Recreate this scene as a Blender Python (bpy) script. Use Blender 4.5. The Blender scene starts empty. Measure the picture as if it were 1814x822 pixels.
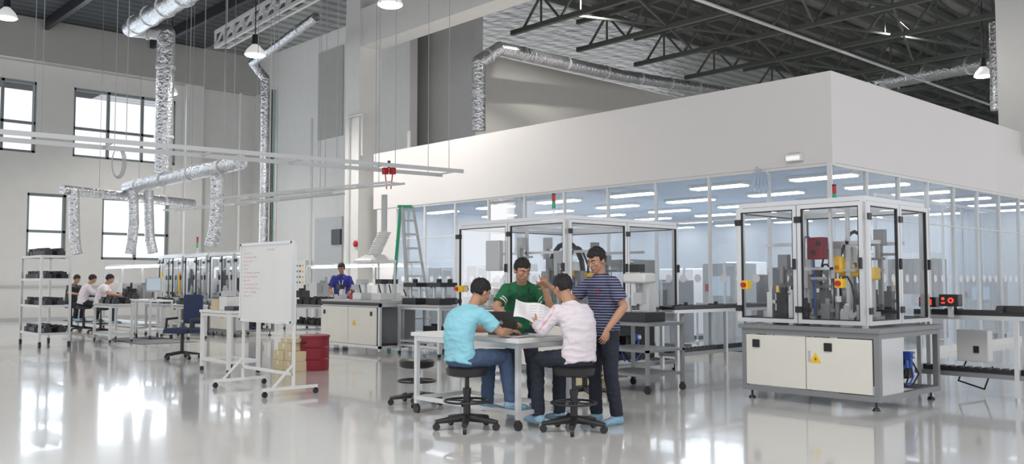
import bpy, bmesh, math, random
from mathutils import Vector, Matrix, noise
random.seed(7)
R=math.radians; PI=math.pi
V=Vector
SC=bpy.context.scene; COL=SC.collection
# ---------------- camera frame ----------------
F=1583.0; CX=907.0; CY=411.0; H=1.38
PIT=math.atan(86/F); AZ=R(47.2)
RT=V((math.cos(AZ),math.sin(AZ),0)); FW=V((-math.sin(AZ),math.cos(AZ),0)); UP=V((0,0,1))
CAM=V((0,0,H))
def ray(px,py):
    v=(CY-py)/F; c,s=math.cos(PIT),math.sin(PIT)
    return RT*((px-CX)/F)+FW*(c-v*s)+UP*(s+v*c)
def at(px,py,d):
    r=ray(px,py); return CAM+r*(d/r.dot(FW))
def fl(px,py,z=0):
    r=ray(px,py); return CAM+r*((z-H)/r.z)
def on_x(px,py,x):
    r=ray(px,py); return CAM+r*(x/r.x)
def on_y(px,py,y):
    r=ray(px,py); return CAM+r*(y/r.y)
def yaw(r,f):
    v=RT*r+FW*f; return math.atan2(-v.x,v.y)
cd=bpy.data.cameras.new('camera'); cam=bpy.data.objects.new('camera',cd); COL.objects.link(cam)
cam.location=CAM; cam.rotation_euler=(PI/2+PIT,0,AZ); cd.sensor_width=36; cd.lens=F/1814*36; cd.clip_end=300
SC.camera=cam
SC.view_settings.view_transform='Standard'
# ---------------- materials ----------------
def mat(name,col,r=.5,m=0,bump=0,bs=20,var=.04,em=0,vs=3,coat=0):
    mt=bpy.data.materials.new(name); mt.use_nodes=True; nt=mt.node_tree; N=nt.nodes; K=nt.links
    b=N['Principled BSDF']; b.inputs['Roughness'].default_value=r; b.inputs['Metallic'].default_value=m
    b.inputs['Coat Weight'].default_value=coat
    tc=N.new('ShaderNodeTexCoord'); nz=N.new('ShaderNodeTexNoise'); nz.inputs['Scale'].default_value=vs
    K.new(tc.outputs['Object'],nz.inputs['Vector'])
    mx=N.new('ShaderNodeMix'); mx.data_type='RGBA'
    mx.inputs['A'].default_value=[c*(1-var) for c in col]+[1]; mx.inputs['B'].default_value=[min(1,c*(1+var)) for c in col]+[1]
    K.new(nz.outputs['Fac'],mx.inputs['Factor']); K.new(mx.outputs['Result'],b.inputs['Base Color'])
    if bump:
        n2=N.new('ShaderNodeTexNoise'); n2.inputs['Scale'].default_value=bs; K.new(tc.outputs['Object'],n2.inputs['Vector'])
        bp=N.new('ShaderNodeBump'); bp.inputs['Strength'].default_value=bump; bp.inputs['Distance'].default_value=.05
        K.new(n2.outputs['Fac'],bp.inputs['Height']); K.new(bp.outputs['Normal'],b.inputs['Normal'])
    if em:
        b.inputs['Emission Color'].default_value=list(col)+[1]; b.inputs['Emission Strength'].default_value=em
    return mt
def glass(name,tint,haze,gl):
    mt=bpy.data.materials.new(name); mt.use_nodes=True; nt=mt.node_tree; N=nt.nodes; K=nt.links; N.clear()
    o=N.new('ShaderNodeOutputMaterial'); t=N.new('ShaderNodeBsdfTransparent'); t.inputs[0].default_value=(*tint,1)
    d=N.new('ShaderNodeBsdfDiffuse'); d.inputs[0].default_value=(.86,.90,.94,1)
    g=N.new('ShaderNodeBsdfGlossy'); g.inputs['Roughness'].default_value=.03
    m1=N.new('ShaderNodeMixShader'); m2=N.new('ShaderNodeMixShader'); fr=N.new('ShaderNodeFresnel'); fr.inputs[0].default_value=1.35
    mu=N.new('ShaderNodeMath'); mu.operation='MULTIPLY'; mu.inputs[1].default_value=gl; K.new(fr.outputs[0],mu.inputs[0])
    nz=N.new('ShaderNodeTexNoise'); nz.inputs['Scale'].default_value=1.2; tc=N.new('ShaderNodeTexCoord'); K.new(tc.outputs['Object'],nz.inputs['Vector'])
    m3=N.new('ShaderNodeMath'); m3.operation='MULTIPLY'; m3.inputs[1].default_value=haze*2; K.new(nz.outputs['Fac'],m3.inputs[0])
    K.new(m3.outputs[0],m1.inputs[0]); K.new(t.outputs[0],m1.inputs[1]); K.new(d.outputs[0],m1.inputs[2])
    K.new(mu.outputs[0],m2.inputs[0]); K.new(m1.outputs[0],m2.inputs[1]); K.new(g.outputs[0],m2.inputs[2]); K.new(m2.outputs[0],o.inputs[0])
    return mt
def stripes(name,ca,cb,per,fr,axis=2,r=.85,m=0,bump=.3,bs=9):
    mt=mat(name,ca,r,m,bump=bump,bs=bs); nt=mt.node_tree; N=nt.nodes; K=nt.links
    tc=N.new('ShaderNodeTexCoord'); sp=N.new('ShaderNodeSeparateXYZ'); K.new(tc.outputs['Object'],sp.inputs[0])
    a=N.new('ShaderNodeMath'); a.operation='DIVIDE'; a.inputs[1].default_value=per; K.new(sp.outputs[axis],a.inputs[0])
    f=N.new('ShaderNodeMath'); f.operation='FRACT'; K.new(a.outputs[0],f.inputs[0])
    g=N.new('ShaderNodeMath'); g.operation='GREATER_THAN'; g.inputs[1].default_value=fr; K.new(f.outputs[0],g.inputs[0])
    mx=N.new('ShaderNodeMix'); mx.data_type='RGBA'; mx.inputs['A'].default_value=(*ca,1); mx.inputs['B'].default_value=(*cb,1)
    K.new(g.outputs[0],mx.inputs['Factor']); K.new(mx.outputs['Result'],N['Principled BSDF'].inputs['Base Color'])
    return mt
M=dict(
 floor=mat('floor_epoxy',(.70,.69,.675),.12,bump=.05,bs=1.3,var=.04,vs=.4,coat=.3),
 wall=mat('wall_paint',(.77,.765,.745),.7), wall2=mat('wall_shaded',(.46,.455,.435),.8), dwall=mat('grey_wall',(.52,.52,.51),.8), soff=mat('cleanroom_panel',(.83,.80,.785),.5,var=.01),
 deck=stripes('deck_metal',(.035,.038,.042),(.06,.064,.068),.5,.5,0), foil=stripes('foil',(.44,.45,.45),(.25,.255,.26),.6,.55,0,.32,.75,1,2.6),
 duct=mat('duct_foil',(.60,.61,.63),.25,.85,bump=.6,bs=13,var=.22), steel=mat('truss_steel',(.10,.11,.10),.6,.2), alu=mat('aluminium',(.68,.69,.70),.33,.5),
 white=mat('white_metal',(.80,.80,.79),.35), cream=mat('cream_panel',(.84,.82,.74),.4), black=mat('black_plastic',(.02,.02,.022),.4), dk=mat('dark_metal',(.05,.05,.055),.4,.5),
 grey=mat('grey_steel',(.3,.31,.32),.45,.4), lgrey=mat('light_grey',(.55,.56,.57),.45), wframe=mat('window_frame',(.25,.28,.29),.5),
 red=mat('red',(.5,.02,.03),.4), bin=mat('bin_red',(.24,.012,.025),.45), yel=mat('yellow',(.9,.55,.02),.4,em=.08), green=mat('green',(.03,.4,.2),.5), blue=mat('blue',(.05,.13,.5),.4),
 chair=mat('chair_blue',(.035,.05,.11),.9), kraft=mat('kraft',(.68,.57,.37),.8), paper=mat('paper',(.85,.84,.86),.8), ink=mat('ink',(.8,.35,.38),.7), pink=mat('pink_ink',(.68,.56,.68),.7),
 lamp=mat('lamp_glow',(1,.98,.93),.5,em=9), panel=mat('panel_glow',(.95,.97,1),.5,em=4), ledr=mat('led_red',(1,.05,.03),.4,em=1.6), screen=mat('screen',(.5,.6,.68),.2,em=.3),
 refl=mat('lamp_reflector',(.85,.85,.85),.4,.3,em=.5), crc=mat('cleanroom_ceiling',(.38,.47,.58),.7,em=.14), crw=mat('cleanroom_wall',(.80,.84,.88),.6,em=.08),  # clean room ceiling and walls glow faintly to brighten the interior
 skin=mat('skin',(.50,.27,.17),.55,var=.1,vs=14), skin2=mat('skin_dark',(.42,.21,.13),.55), hair=mat('hair',(.012,.010,.010),.5,bump=.6,bs=60), lip=mat('lip',(.42,.16,.13),.5), eye=mat('eye_white',(.8,.78,.75),.3),
 cyan=mat('shirt_cyan',(.30,.66,.78),.85,bump=.35,bs=8), wshirt=mat('shirt_white',(.78,.71,.76),.85,bump=.35,bs=8), gshirt=mat('shirt_green',(.015,.14,.06),.85,bump=.35,bs=8),
 bshirt=mat('shirt_blue',(.04,.04,.28),.85), stripe=stripes('shirt_striped',(.025,.03,.085),(.30,.31,.41),.026,.68), jean=mat('jeans',(.07,.11,.2),.9,bump=.35,bs=10,var=.2), djean=mat('dark_jeans',(.025,.03,.045),.9,bump=.35,bs=10,var=.2),
 cover=mat('shoe_cover',(.3,.5,.65),.8,bump=.5,bs=30), mesh=mat('mat',(.2,.21,.22),.8), screenlid=mat('laptop_grey',(.1,.105,.11),.35,.5),
 g1=glass('clear_glass',(.96,.97,.98),.02,.6), g2=glass('film_glass',(.90,.94,.98),.12,1.3), gw=glass('window_glass',(.95,.97,1),.02,.5), pipe=mat('pipe',(.5,.51,.52),.5), rod=mat('rod_steel',(.33,.34,.35),.4,.4), tray=mat('tray_white',(.66,.67,.68),.45))
# ---------------- mesh builder ----------------
class MB:
    def __init__(s): s.v=[]; s.f=[]; s.ob=True
    def box(s,x0,x1,y0,y1,z0,z1):
        n=len(s.v)
        s.v+=[V((x,y,z)) for z in (z0,z1) for y in (y0,y1) for x in (x0,x1)]
        s.f+=[tuple(n+i for i in q) for q in ((0,2,3,1),(4,5,7,6),(0,1,5,4),(2,6,7,3),(0,4,6,2),(1,3,7,5))]; return s
    def c(s,x,y,z,a,b,c): return s.box(x-a/2,x+a/2,y-b/2,y+b/2,z-c/2,z+c/2)
    def loft(s,rings,n=14):
        s.ob=False; o=len(s.v)
        for (c,ax,ay) in rings:
            for i in range(n):
                t=2*PI*i/n; s.v.append(V(c)+V(ax)*math.cos(t)+V(ay)*math.sin(t))
        for k in range(len(rings)-1):
            for i in range(n):
                j=(i+1)%n; s.f.append((o+k*n+i,o+k*n+j,o+k*n+n+j,o+k*n+n+i))
        s.f.append(tuple(o+i for i in reversed(range(n)))); m=o+(len(rings)-1)*n; s.f.append(tuple(m+i for i in range(n))); return s
    def cyl(s,p0,p1,r0,r1=None,n=12):
        p0=V(p0);p1=V(p1); r1=r0 if r1 is None else r1; d=(p1-p0)
        if d.length<1e-6: return s
        d.normalize(); x=d.orthogonal().normalized()
        if n==4:
            x=V((0,0,1)).cross(d)
            if x.length<.02: x=V((1,0,0))-d*d.x
            x.normalize(); x=(x+d.cross(x)).normalized()
        y=d.cross(x); return s.loft([(p0,x*r0,y*r0),(p1,x*r1,y*r1)],n)
    def bar(s,p0,p1,w): return s.cyl(p0,p1,w*.7071,None,4)
    def sph(s,c,r,Mx=None,nu=14,nv=9):
        s.ob=False; r=V((r,r,r)) if not hasattr(r,'__len__') else V(r); c=V(c); o=len(s.v); pts=[]
        for k in range(1,nv):
            p=PI*k/nv
            for i in range(nu):
                t=2*PI*i/nu; pts.append(V((c.x+r.x*math.sin(p)*math.cos(t),c.y+r.y*math.sin(p)*math.sin(t),c.z+r.z*math.cos(p))))
        pts.append(c+V((0,0,r.z))); pts.append(c-V((0,0,r.z)))
        if Mx: pts=[Mx@p for p in pts]
        s.v+=pts; T=o+len(pts)-2; B=T+1
        for k in range(nv-2):
            for i in range(nu):
                j=(i+1)%nu; s.f.append((o+k*nu+i,o+k*nu+nu+i,o+k*nu+nu+j,o+k*nu+j))
        for i in range(nu):
            j=(i+1)%nu; s.f.append((T,o+i,o+j)); q=o+(nv-2)*nu; s.f.append((B,q+j,q+i))
        return s
    def lim(s,p0,p1,r0,r1,n=14): s.cyl(p0,p1,r0,r1,n); s.sph(p0,r0,nu=n); s.sph(p1,r1,nu=n); return s
    def path(s,pts,r,n=8):
        for a,b in zip(pts,pts[1:]): s.cyl(a,b,r,None,n)
        for p in pts[1:-1]: s.sph(p,r,nu=n,nv=6)
        return s
    def quad(s,*p):
        s.ob=False; o=len(s.v); s.v+=[V(q) for q in p]; s.f.append(tuple(range(o,o+len(p)))); return s
    def build(s,name,m,parent=None,world=False,loc=None,bev=0,ang=40):
        if m in('g1','g2','gw') and s.ob:      # a glass pane is one thin sheet
            nv=[];nf=[]
            for k in range(0,len(s.v),8):
                a,b=s.v[k],s.v[k+7]; d=[abs(b[i]-a[i]) for i in range(3)]; ax=d.index(min(d)); mid=(a[ax]+b[ax])/2; u,w_=[i for i in range(3) if i!=ax]; o=len(nv)
                for (p,q) in((a[u],a[w_]),(b[u],a[w_]),(b[u],b[w_]),(a[u],b[w_])):
                    t=[0,0,0]; t[ax]=mid;t[u]=p;t[w_]=q; nv.append(V(t))
                nf.append((o,o+1,o+2,o+3))
            s.v,s.f=nv,nf
        me=bpy.data.meshes.new(name); off=V((0,0,0))
        if world and parent: off=V(parent.location)
        if loc is not None: off=V(loc)
        me.from_pydata([v-off for v in s.v],[],s.f)
        b=bmesh.new(); b.from_mesh(me); bmesh.ops.recalc_face_normals(b,faces=b.faces); b.to_mesh(me); b.free()
        me.polygons.foreach_set('use_smooth',[True]*len(me.polygons)); me.set_sharp_from_angle(angle=R(ang))
        o=bpy.data.objects.new(name,me); COL.objects.link(o); me.materials.append(M[m] if isinstance(m,str) else m)
        if parent: o.parent=parent
        if loc is not None: o.location=loc
        if bev:
            q=o.modifiers.new('bevel','BEVEL'); q.width=bev; q.segments=2
        return o
def thing(name,label,cat,loc=(0,0,0),rz=0,group=None):
    o=bpy.data.objects.new(name,None); COL.objects.link(o); o.location=loc; o.rotation_euler=(0,0,rz); o.empty_display_size=.1
    o['label']=label; o['category']=cat
    if group: o['group']=group
    return o
def tag(o,label,cat,group=None,kind=None):
    o['label']=label; o['category']=cat
    if group: o['group']=group
    if kind: o['kind']=kind
    return o
def struct(name,mb,m,parent=None):
    o=mb.build(name,m,parent)
    if not parent: o['kind']='structure'
    return o
def remesh(mb,name,m,parent,vox,it=3,fold=0):
    o=mb.build(name,m,parent)
    q=o.modifiers.new('r','REMESH'); q.mode='VOXEL'; q.voxel_size=vox
    s=o.modifiers.new('s','SMOOTH'); s.factor=.5; s.iterations=it
    bpy.context.view_layer.update(); dg=bpy.context.evaluated_depsgraph_get()
    me=bpy.data.meshes.new_from_object(o.evaluated_get(dg)); old=o.data; o.modifiers.clear(); o.data=me; bpy.data.meshes.remove(old)
    if fold:
        nv=len(me.vertices); co=[0.0]*(nv*3); me.vertices.foreach_get('co',co)
        nr=[0.0]*(nv*3); me.vertex_normals.foreach_get('vector',nr)
        for i in range(nv):
            x,y,z=co[3*i:3*i+3]
            n_=noise.noise(V((x*7,y*7+z*5,z*17)))+.5*noise.noise(V((x*18+z*14,y*18,z*12))); k=fold*(1-2*abs(n_))*.8
            co[3*i]=x+nr[3*i]*k; co[3*i+1]=y+nr[3*i+1]*k; co[3*i+2]=z+nr[3*i+2]*k
        me.vertices.foreach_set('co',co); me.update()
    me.polygons.foreach_set('use_smooth',[True]*len(me.polygons))
    if not me.materials: me.materials.append(M[m])
    return o
# ================= SETTING =================
AL=-33.5; BB=16.74; BC=13.6; AC=-7.04; AR=-19.7
struct('floor',MB().box(-46,9,-16,62,-.2,0),'floor')
def opn(px0,px1,py0,py1):
    b0=on_x(px0,300,AL).y; b1=on_x(px1,300,AL).y; pm=(px0+px1)/2
    return (min(b0,b1),max(b0,b1),on_x(pm,py1,AL).z,on_x(pm,py0,AL).z)
ops=[opn(-60,62,148,268),opn(128,310,166,285),opn(50,120,343,448),opn(183,302,349,448),opn(-330,-130,120,255),opn(-130,-30,335,446)]  # last two openings, left of view, are added for light and reflections
zu=(ops[1][2],ops[1][3]); zl=(ops[2][2]-.2,ops[2][3])
ops=[(o[0],o[1],*(zu if o[3]>6 else zl)) for o in ops]
ys=sorted({4.0,BB}|{o[0] for o in ops}|{o[1] for o in ops}); zs=[0,zl[0],zl[1],zu[0],zu[1],10.3]
w=MB()
for y0,y1 in zip(ys,ys[1:]):
    for z0,z1 in zip(zs,zs[1:]):
        ym,zm=(y0+y1)/2,(z0+z1)/2
        if not any(o[0]<ym<o[1] and o[2]<zm<o[3] for o in ops): w.box(AL-.35,AL,y0,y1,z0,z1)
struct('wall_left',w,'wall')
for i,o in enumerate(ops):
    y0,y1,z0,z1=o; nm=2 if (y1-y0)>3.5 else 1
    if i==2: nm=0
    f=MB(); t=.09; x0,x1=AL-.22,AL-.1
    f.box(x0,x1,y0,y1,z0,z0+t).box(x0,x1,y0,y1,z1-t,z1).box(x0,x1,y0,y0+t,z0,z1).box(x0,x1,y1-t,y1,z0,z1)
    for k in range(nm):
        y=y0+(y1-y0)*(k+1)/(nm+1); f.box(x0,x1,y-t/2,y+t/2,z0,z1)
    zm=z0+(z1-z0)*.42; f.box(x0,x1,y0,y1,zm-t/2,zm+t/2)
    wo=struct('window_%d'%(i+1),f,'wframe')
    MB().box(AL-.17,AL-.16,y0,y1,z0,z1).build('pane','gw',wo)
pb=[on_x(p,300,AL).y for p in (322,352,418,440)]
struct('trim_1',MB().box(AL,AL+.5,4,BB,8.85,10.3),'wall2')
struct('trim_2',MB().box(AL,AL+.35,pb[0],pb[1],0,8.85),'wall')
struct('trim_3',MB().box(AL,AL+.06,4,BB,1.15,1.22),'lgrey')
struct('baseboard_left',MB().box(AL,AL+.04,4,BB,0,.12),'lgrey')
xr=on_y(840,300,BB+.8).x; xm=on_y(725,300,BB).x
struct('wall_back',MB().box(AL,xm,BB,BB+.3,0,10.3),'wall')
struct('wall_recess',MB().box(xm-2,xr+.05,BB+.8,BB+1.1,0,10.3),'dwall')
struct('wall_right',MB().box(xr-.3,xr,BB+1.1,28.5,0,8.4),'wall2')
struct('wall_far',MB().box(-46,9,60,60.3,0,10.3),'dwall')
struct('ceiling_left',MB().box(-46,4,-16,14.4,10.3,10.45),'deck')
struct('ceiling_right',MB().box(-46,4,14.4,61,10.3,10.45),'foil')
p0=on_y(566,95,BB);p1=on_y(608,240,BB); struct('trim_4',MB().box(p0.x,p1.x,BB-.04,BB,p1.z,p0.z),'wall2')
p0=on_y(560,388,BB);p1=on_y(608,388,BB)
struct('door_1',MB().box(p0.x,p1.x,BB-.05,BB,0,p0.z),'lgrey')
q0=on_y(592,407,BB);q1=on_y(608,433,BB)
tag(MB().box(q0.x,q1.x-.02,BB-.12,BB-.05,q1.z,q0.z).build('notice_board','dk'),'small dark square board on the grey wall left of the column','notice board')
cp=on_y(611,300,14.0); cw=.72
struct('wall_column',MB().box(cp.x,cp.x+cw,14.0,14.75,0,9.6),'wall')
struct('trim_5',MB().box(cp.x-.1,-2,14.05,14.7,8.1,9.2),'wall')
rc=at(1795,100,21)
struct('trim_6',MB().c(rc.x+.3,rc.y,7.3,1.0,1.0,6),'wall')
# ---------------- clean room ----------------
x_l=on_y(662,300,BC).x; ZS=3.3; ZT=4.8; x_g=on_y(700,300,BC).x
BR=26.0
struct('wall_soffit',MB().box(x_l,AC,BC,BC+.15,ZS,ZT).box(AC-.15,AC,BC+.15,BR,ZS,ZT).box(x_l,AC-.15,BC+.15,BR,ZT-.1,ZT).box(x_l,x_l+.15,BC+.15,BB+1,0,ZT),'soff')
struct('wall_cleanroom',MB().box(x_l+.15,x_g,BC+.02,BC+.12,0,ZS),'soff')
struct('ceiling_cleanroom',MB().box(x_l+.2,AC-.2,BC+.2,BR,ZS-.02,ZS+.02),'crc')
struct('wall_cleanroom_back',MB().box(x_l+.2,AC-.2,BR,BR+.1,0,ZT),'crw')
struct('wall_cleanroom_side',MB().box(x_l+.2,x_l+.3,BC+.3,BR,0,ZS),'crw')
n=10; wx=(AC-x_g)/n; wn=6
for k in range(n):
    wn+=1; a=x_g+k*wx; f=MB(); t=.035
    f.box(a,a+t,BC+.02,BC+.1,0,ZS).box(a+t,a+wx,BC+.02,BC+.1,0,.12).box(a+t,a+wx,BC+.02,BC+.1,ZS-.05,ZS).box(a+t,a+wx,BC+.04,BC+.08,2.45,2.475)
    wo=struct('window_%d'%wn,f,'white')
    MB().box(a+t,a+wx,BC+.055,BC+.062,.12,ZS-.05).build('pane','g2',wo)
    for j in range(3):
        MB().cyl((a+wx*(.25+.27*j),BC+.05,1.42),(a+wx*(.25+.27*j),BC+.053,1.42),.075,n=20).build('safety_dot','paper',wo)
n=9; wy=1.25
for k in range(n):
    wn+=1; b=BC+k*wy; f=MB(); t=.035
    f.box(AC-.1,AC-.02,b,b+t,0,ZS).box(AC-.1,AC-.02,b+t,b+wy,0,.12).box(AC-.1,AC-.02,b+t,b+wy,ZS-.05,ZS).box(AC-.08,AC-.04,b+t,b+wy,2.45,2.475)
    wo=struct('window_%d'%wn,f,'white')
    MB().box(AC-.062,AC-.055,b+t,b+wy,.12,ZS-.05).build('pane','g2',wo)
    for j in range(3): MB().cyl((AC-.053,b+wy*(.25+.27*j),1.42),(AC-.05,b+wy*(.25+.27*j),1.42),.075,n=20).build('safety_dot','paper',wo)
for a in [x_l+1.3+2.2*k for k in range(6)]:
    for b in [BC+1.3+2.1*k for k in range(6)]:
        t=thing('ceiling_light','flat rectangular white ceiling light glowing inside the clean room','ceiling light',(a,b,ZS-.06),0,'ceiling lights inside the clean room')
        MB().c(0,0,.01,1.25,.36,.05).build('frame','white',t); MB().c(0,0,-.03,1.17,.28,.03).build('diffuser','panel',t)
sc=thing('strip_curtain','hanging clear plastic strip curtain behind the right glass wall of the clean room','curtain',(AC-.3,BC+2.2,0))
for k in range(20): MB().box(-.02,-.01,k*.3,k*.3+.27,.1,2.9).build('strip','g2',sc)
MB().box(-.04,.02,-.05,6.05,2.9,2.96).build('rail','alu',sc)
for k in range(7): MB().box(-.06,-.02,k*1.0-.02,k*1.0+.02,0,2.9).build('post','white',sc)
fm=MB(); c0=on_y(1350,320,BC-.03)
for k in range(5): fm.loft([(c0+V((.05*k-.1,0,.25-.04*k)),V((.02,0,0)),V((0,.02,0))),(c0+V((.07*k-.16,0,-.05)),V((.05,0,0)),V((0,.03,0))),(c0+V((.09*k-.2,0,-.28+.05*abs(k-2))),V((.02,0,0)),V((0,.015,0)))],8)
tag(fm.build('plastic_film','g2'),'crumpled clear plastic film taped on the glass under the white wall corner','plastic film')
def cabinet(label,a,b,W,D,h,body,kind):
    t=thing('test_cabinet',label,'cabinet',(a,b,0))
    MB().c(0,0,h/2+.05,W,D,h-.1).build('body',body,t,bev=.02)
    MB().c(0,-D/2-.01,h*.33,W*.86,.02,h*.5).build('door','lgrey',t)
    MB().c(W*.1,-D/2-.02,h*.74,W*.5,.03,h*.22).build('screen','black' if kind else 'screen',t)
    MB().c(0,0,.03,W*.9,D*.9,.06).build('plinth','black',t)
    MB().c(-W*.34,-D/2-.02,h*.72,.06,.03,.14).build('button_panel','yel' if kind else 'red',t)
    MB().c(W/2-.04,-D/2-.3,h*.5,.04,.04,h).c(W/2-.04,-D/2-.15,h-.05,.03,.3,.03).build('guard_frame','alu',t)
rd=random.Random(11); on_=['first','second','third','fourth','fifth','sixth','seventh','eighth']; rw=['front row','second row','third row','back row']
cn_={'white':'white','grey':'mid grey','dk':'dark','lgrey':'light grey'}
for r_,yy in enumerate((BC+1.7,BC+4.1,BC+6.8,BC+10.2)):
    nn=7 if r_<2 else 8
    for k in range(nn):
        bd=['white','dk','lgrey','grey','white','lgrey','dk'][(k*2+r_*3)%7]
        cabinet('%s cabinet inside clean room, %s of its row from left, %s'%(cn_[bd],on_[k],rw[r_]),-19+k*1.5+rd.uniform(-.12,.12),yy+rd.uniform(-.2,.2),rd.uniform(.75,1.05),.75,rd.uniform(1.35,2.15),bd,(k+r_)%2)
for i,(x,y) in enumerate([(-11.2,BC+2.9),(-9.4,BC+5.4),(-8.2,BC+3.1)]):
    t=thing('wire_cart',['wheeled wire cart nearest the left of the clean room gap','wheeled wire cart in the middle of the clean room gap','wheeled wire cart behind the right machine'][i],'cart',(x,y,0))
    MB().box(-.4,.4,-.3,.3,.85,.9).build('top_shelf','lgrey',t); MB().box(-.4,.4,-.3,.3,.2,.24).build('bottom_shelf','lgrey',t)
    for sx in(-1,1):
        for sy in(-1,1): MB().box(sx*.38-.015,sx*.38+.015,sy*.28-.015,sy*.28+.015,.06,.9).sph((sx*.38,sy*.28,.05),.05).build('leg','alu',t)
    MB().c(0,0,1.08,.5,.4,.34).c(0,-.21,1.1,.3,.02,.16).cyl((0,0,1.25),(0,0,1.33),.1).build('instrument','dk',t)
p=on_y(1410,280,BC); t=thing('emergency_light','small white emergency light box on the white clean room wall near its corner','emergency light',(p.x,BC-.03,p.z))
MB().c(0,-.02,0,.3,.1,.13).build('body','white',t,bev=.01); MB().c(0,-.075,-.01,.24,.02,.07).build('lens','refl',t); MB().c(0,-.02,.075,.2,.06,.02).build('bracket','lgrey',t)
# ---------------- roof steel ----------------
tl=['nearest the camera','second from the camera','third from the camera','fourth from the camera','fifth from the camera','sixth from the camera, far back','seventh from the camera, small','farthest, near the far wall']
for i,b in enumerate((18.7,21.7,24.7,27.7,31.7,36,41,48)):
    t=thing('roof_truss','grey lattice roof truss above clean room, '+tl[i],'roof truss',(0,b,9.1))
    z1=1.0; MB().box(AR-.5,3.5,-.07,.07,-.08,.06).build('bottom_chord','steel',t)
    MB().box(AR-.5,3.5,-.07,.07,z1-.14,z1).build('top_chord','steel',t)
    f=MB(); x=AR
    while x<2:
        f.bar((x,0,0),(x+.8,0,z1-.1),.06); f.bar((x+.8,0,z1-.1),(x+1.6,0,0),.06); f.bar((x+.8,0,0),(x+.8,0,z1-.1),.05); x+=1.6
    f.build('web','steel',t)
for i in range(24):
    a=AR+.4+i*.95
    tag(MB().box(a-.04,a+.04,14.5,58,10.05,10.28).build('roof_purlin','steel'),'long straight steel purlin under the silver foil roof','purlin','purlins under the foil roof')
for i in range(4):
    a=AR+2+i*4.4; f=MB(); z=9.12
    for y0 in (18.7,24.7,31.7,41): 
        y1={18.7:24.7,24.7:31.7,31.7:41,41:48}[y0]; f.bar((a,y0,z),(a+2.4,y1,z),.06); f.bar((a+2.4,y0,z+.02),(a,y1,z+.02),.06)
    tag(f.build('cross_bracing','steel'),'thin crossed steel bracing between roof trusses, %s from the left'%on_[i],'roof bracing')
for i,(a,z) in enumerate([(-14,8.94),(-8,8.94),(-2,8.94)]):
    tag(MB().cyl((a,17,z),(a,52,z),.05).build('sprinkler_pipe','pipe'),['pipe under trusses left above the clean room','pipe under trusses over the clean room corner','pipe under trusses at far right'][i],'pipe')
for i in range(5):
    b=-2+i*3.6
    tag(MB().box(-45,4,b-.08,b+.08,9.95,10.28).build('roof_beam','dk'),'dark steel beam under the dark roof deck on the left','roof beam','beams under the dark roof deck')
g0=at(392,84,26); g1=at(640,-8,19.5); g1.z=g0.z
t=thing('lattice_gantry','pale lattice cable gantry hanging under dark roof left of the column','gantry',g0)
d=(g1-g0); nn=12; s_=RT*.35
for s in(-1,1):
    for z in(0,.45): MB().bar(g0+s_*s*.5+UP*z,g1+s_*s*.5+UP*z,.08).build('rail','tray',t,world=True)
f=MB()
for k in range(nn): 
    a=g0+d*(k/nn); b=g0+d*((k+1)/nn)
    f.bar(a-s_*.5,b-s_*.5+UP*.45,.05); f.bar(a+s_*.5,a-s_*.5,.05); f.bar(a-s_*.5,a-s_*.5+UP*.45,.05)
f.build('web','tray',t,world=True)
for q_ in(.05,.95): MB().cyl(g0+d*q_+UP*.45,V(((g0+d*q_).x,(g0+d*q_).y,10.3)),.02).build('hanger','tray',t,world=True)
# ---------------- lamps ----------------
def lamp(label,px,py,d,r,power):
    p=at(px,py,d); t=thing('high_bay_lamp',label,'ceiling lamp',p)
    MB().loft([((0,0,z),V((q,0,0)),V((0,q,0))) for z,q in ((-.12,r),(-.1,r*1.02),(.02,r*.8),(.12,r*.45),(.16,r*.3))],24).build('reflector','refl',t)
    MB().cyl((0,0,-.14),(0,0,-.115),r*.85,n=24).build('diffuser','lamp',t)
    MB().cyl((0,0,.16),(0,0,.42),r*.35,r*.28,16).build('ballast','black',t)
    MB().cyl((0,0,.42),(0,0,10.3-p.z),.015).build('cord','black',t)
    l=bpy.data.lights.new('lamp','SPOT'); l.energy=power; l.spot_size=R(150); l.shadow_soft_size=.25; l.spot_blend=.6; l.color=(1,.96,.9)
    o=bpy.data.objects.new('lamp_light',l); COL.objects.link(o); o.location=(0,0,-.2); o.parent=t
lamp('round high bay lamp at the top left corner of the hall',12,24,23,.26,900)
lamp('round high bay lamp hanging beside the lattice gantry',452,90,23,.27,900)
lamp('round high bay lamp at top above the column',691,0,20,.29,900)
lamp('small high bay lamp half behind the vertical duct',303,160,30,.22,500)
lamp('round high bay lamp hanging over the clean room roof at right',1742,128,26,.26,1000)
# ---------------- ducts ----------------
def duct(label,pts,r,bands=True,m='duct',name='air_duct',hang=False):
    t=thing(name,label,'duct',pts[0]); f=MB()
    for a,b in zip(pts,pts[1:]):
        a=V(a);b=V(b);L=(b-a).length;k=max(2,int(L/.3)); dd=(b-a).normalized(); x=dd.orthogonal().normalized(); y=dd.cross(x)
        f.loft([(a.lerp(b,i/k),x*r*(1+.04*random.uniform(-1,1)),y*r*(1+.04*random.uniform(-1,1))) for i in range(k+1)],14)
    for p in pts[1:-1]: f.sph(p,r*1.02)
    f.build('duct_sleeve',m,t,world=True,ang=60)
    if bands:
        for a,b in zip(pts,pts[1:]):
            a=V(a);b=V(b);L=(b-a).length;k=max(1,int(L/1.6)); dd=(b-a).normalized()
            for i in range(k):
                c=a.lerp(b,(i+.5)/k); MB().cyl(c-dd*.03,c+dd*.03,r*1.1,n=16).build('joint_band','alu',t,world=True)
                if hang: MB().cyl(c,(c.x,c.y,10.3),.007,n=6).build('hanger_rod','rod',t,world=True)
    return t
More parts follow.
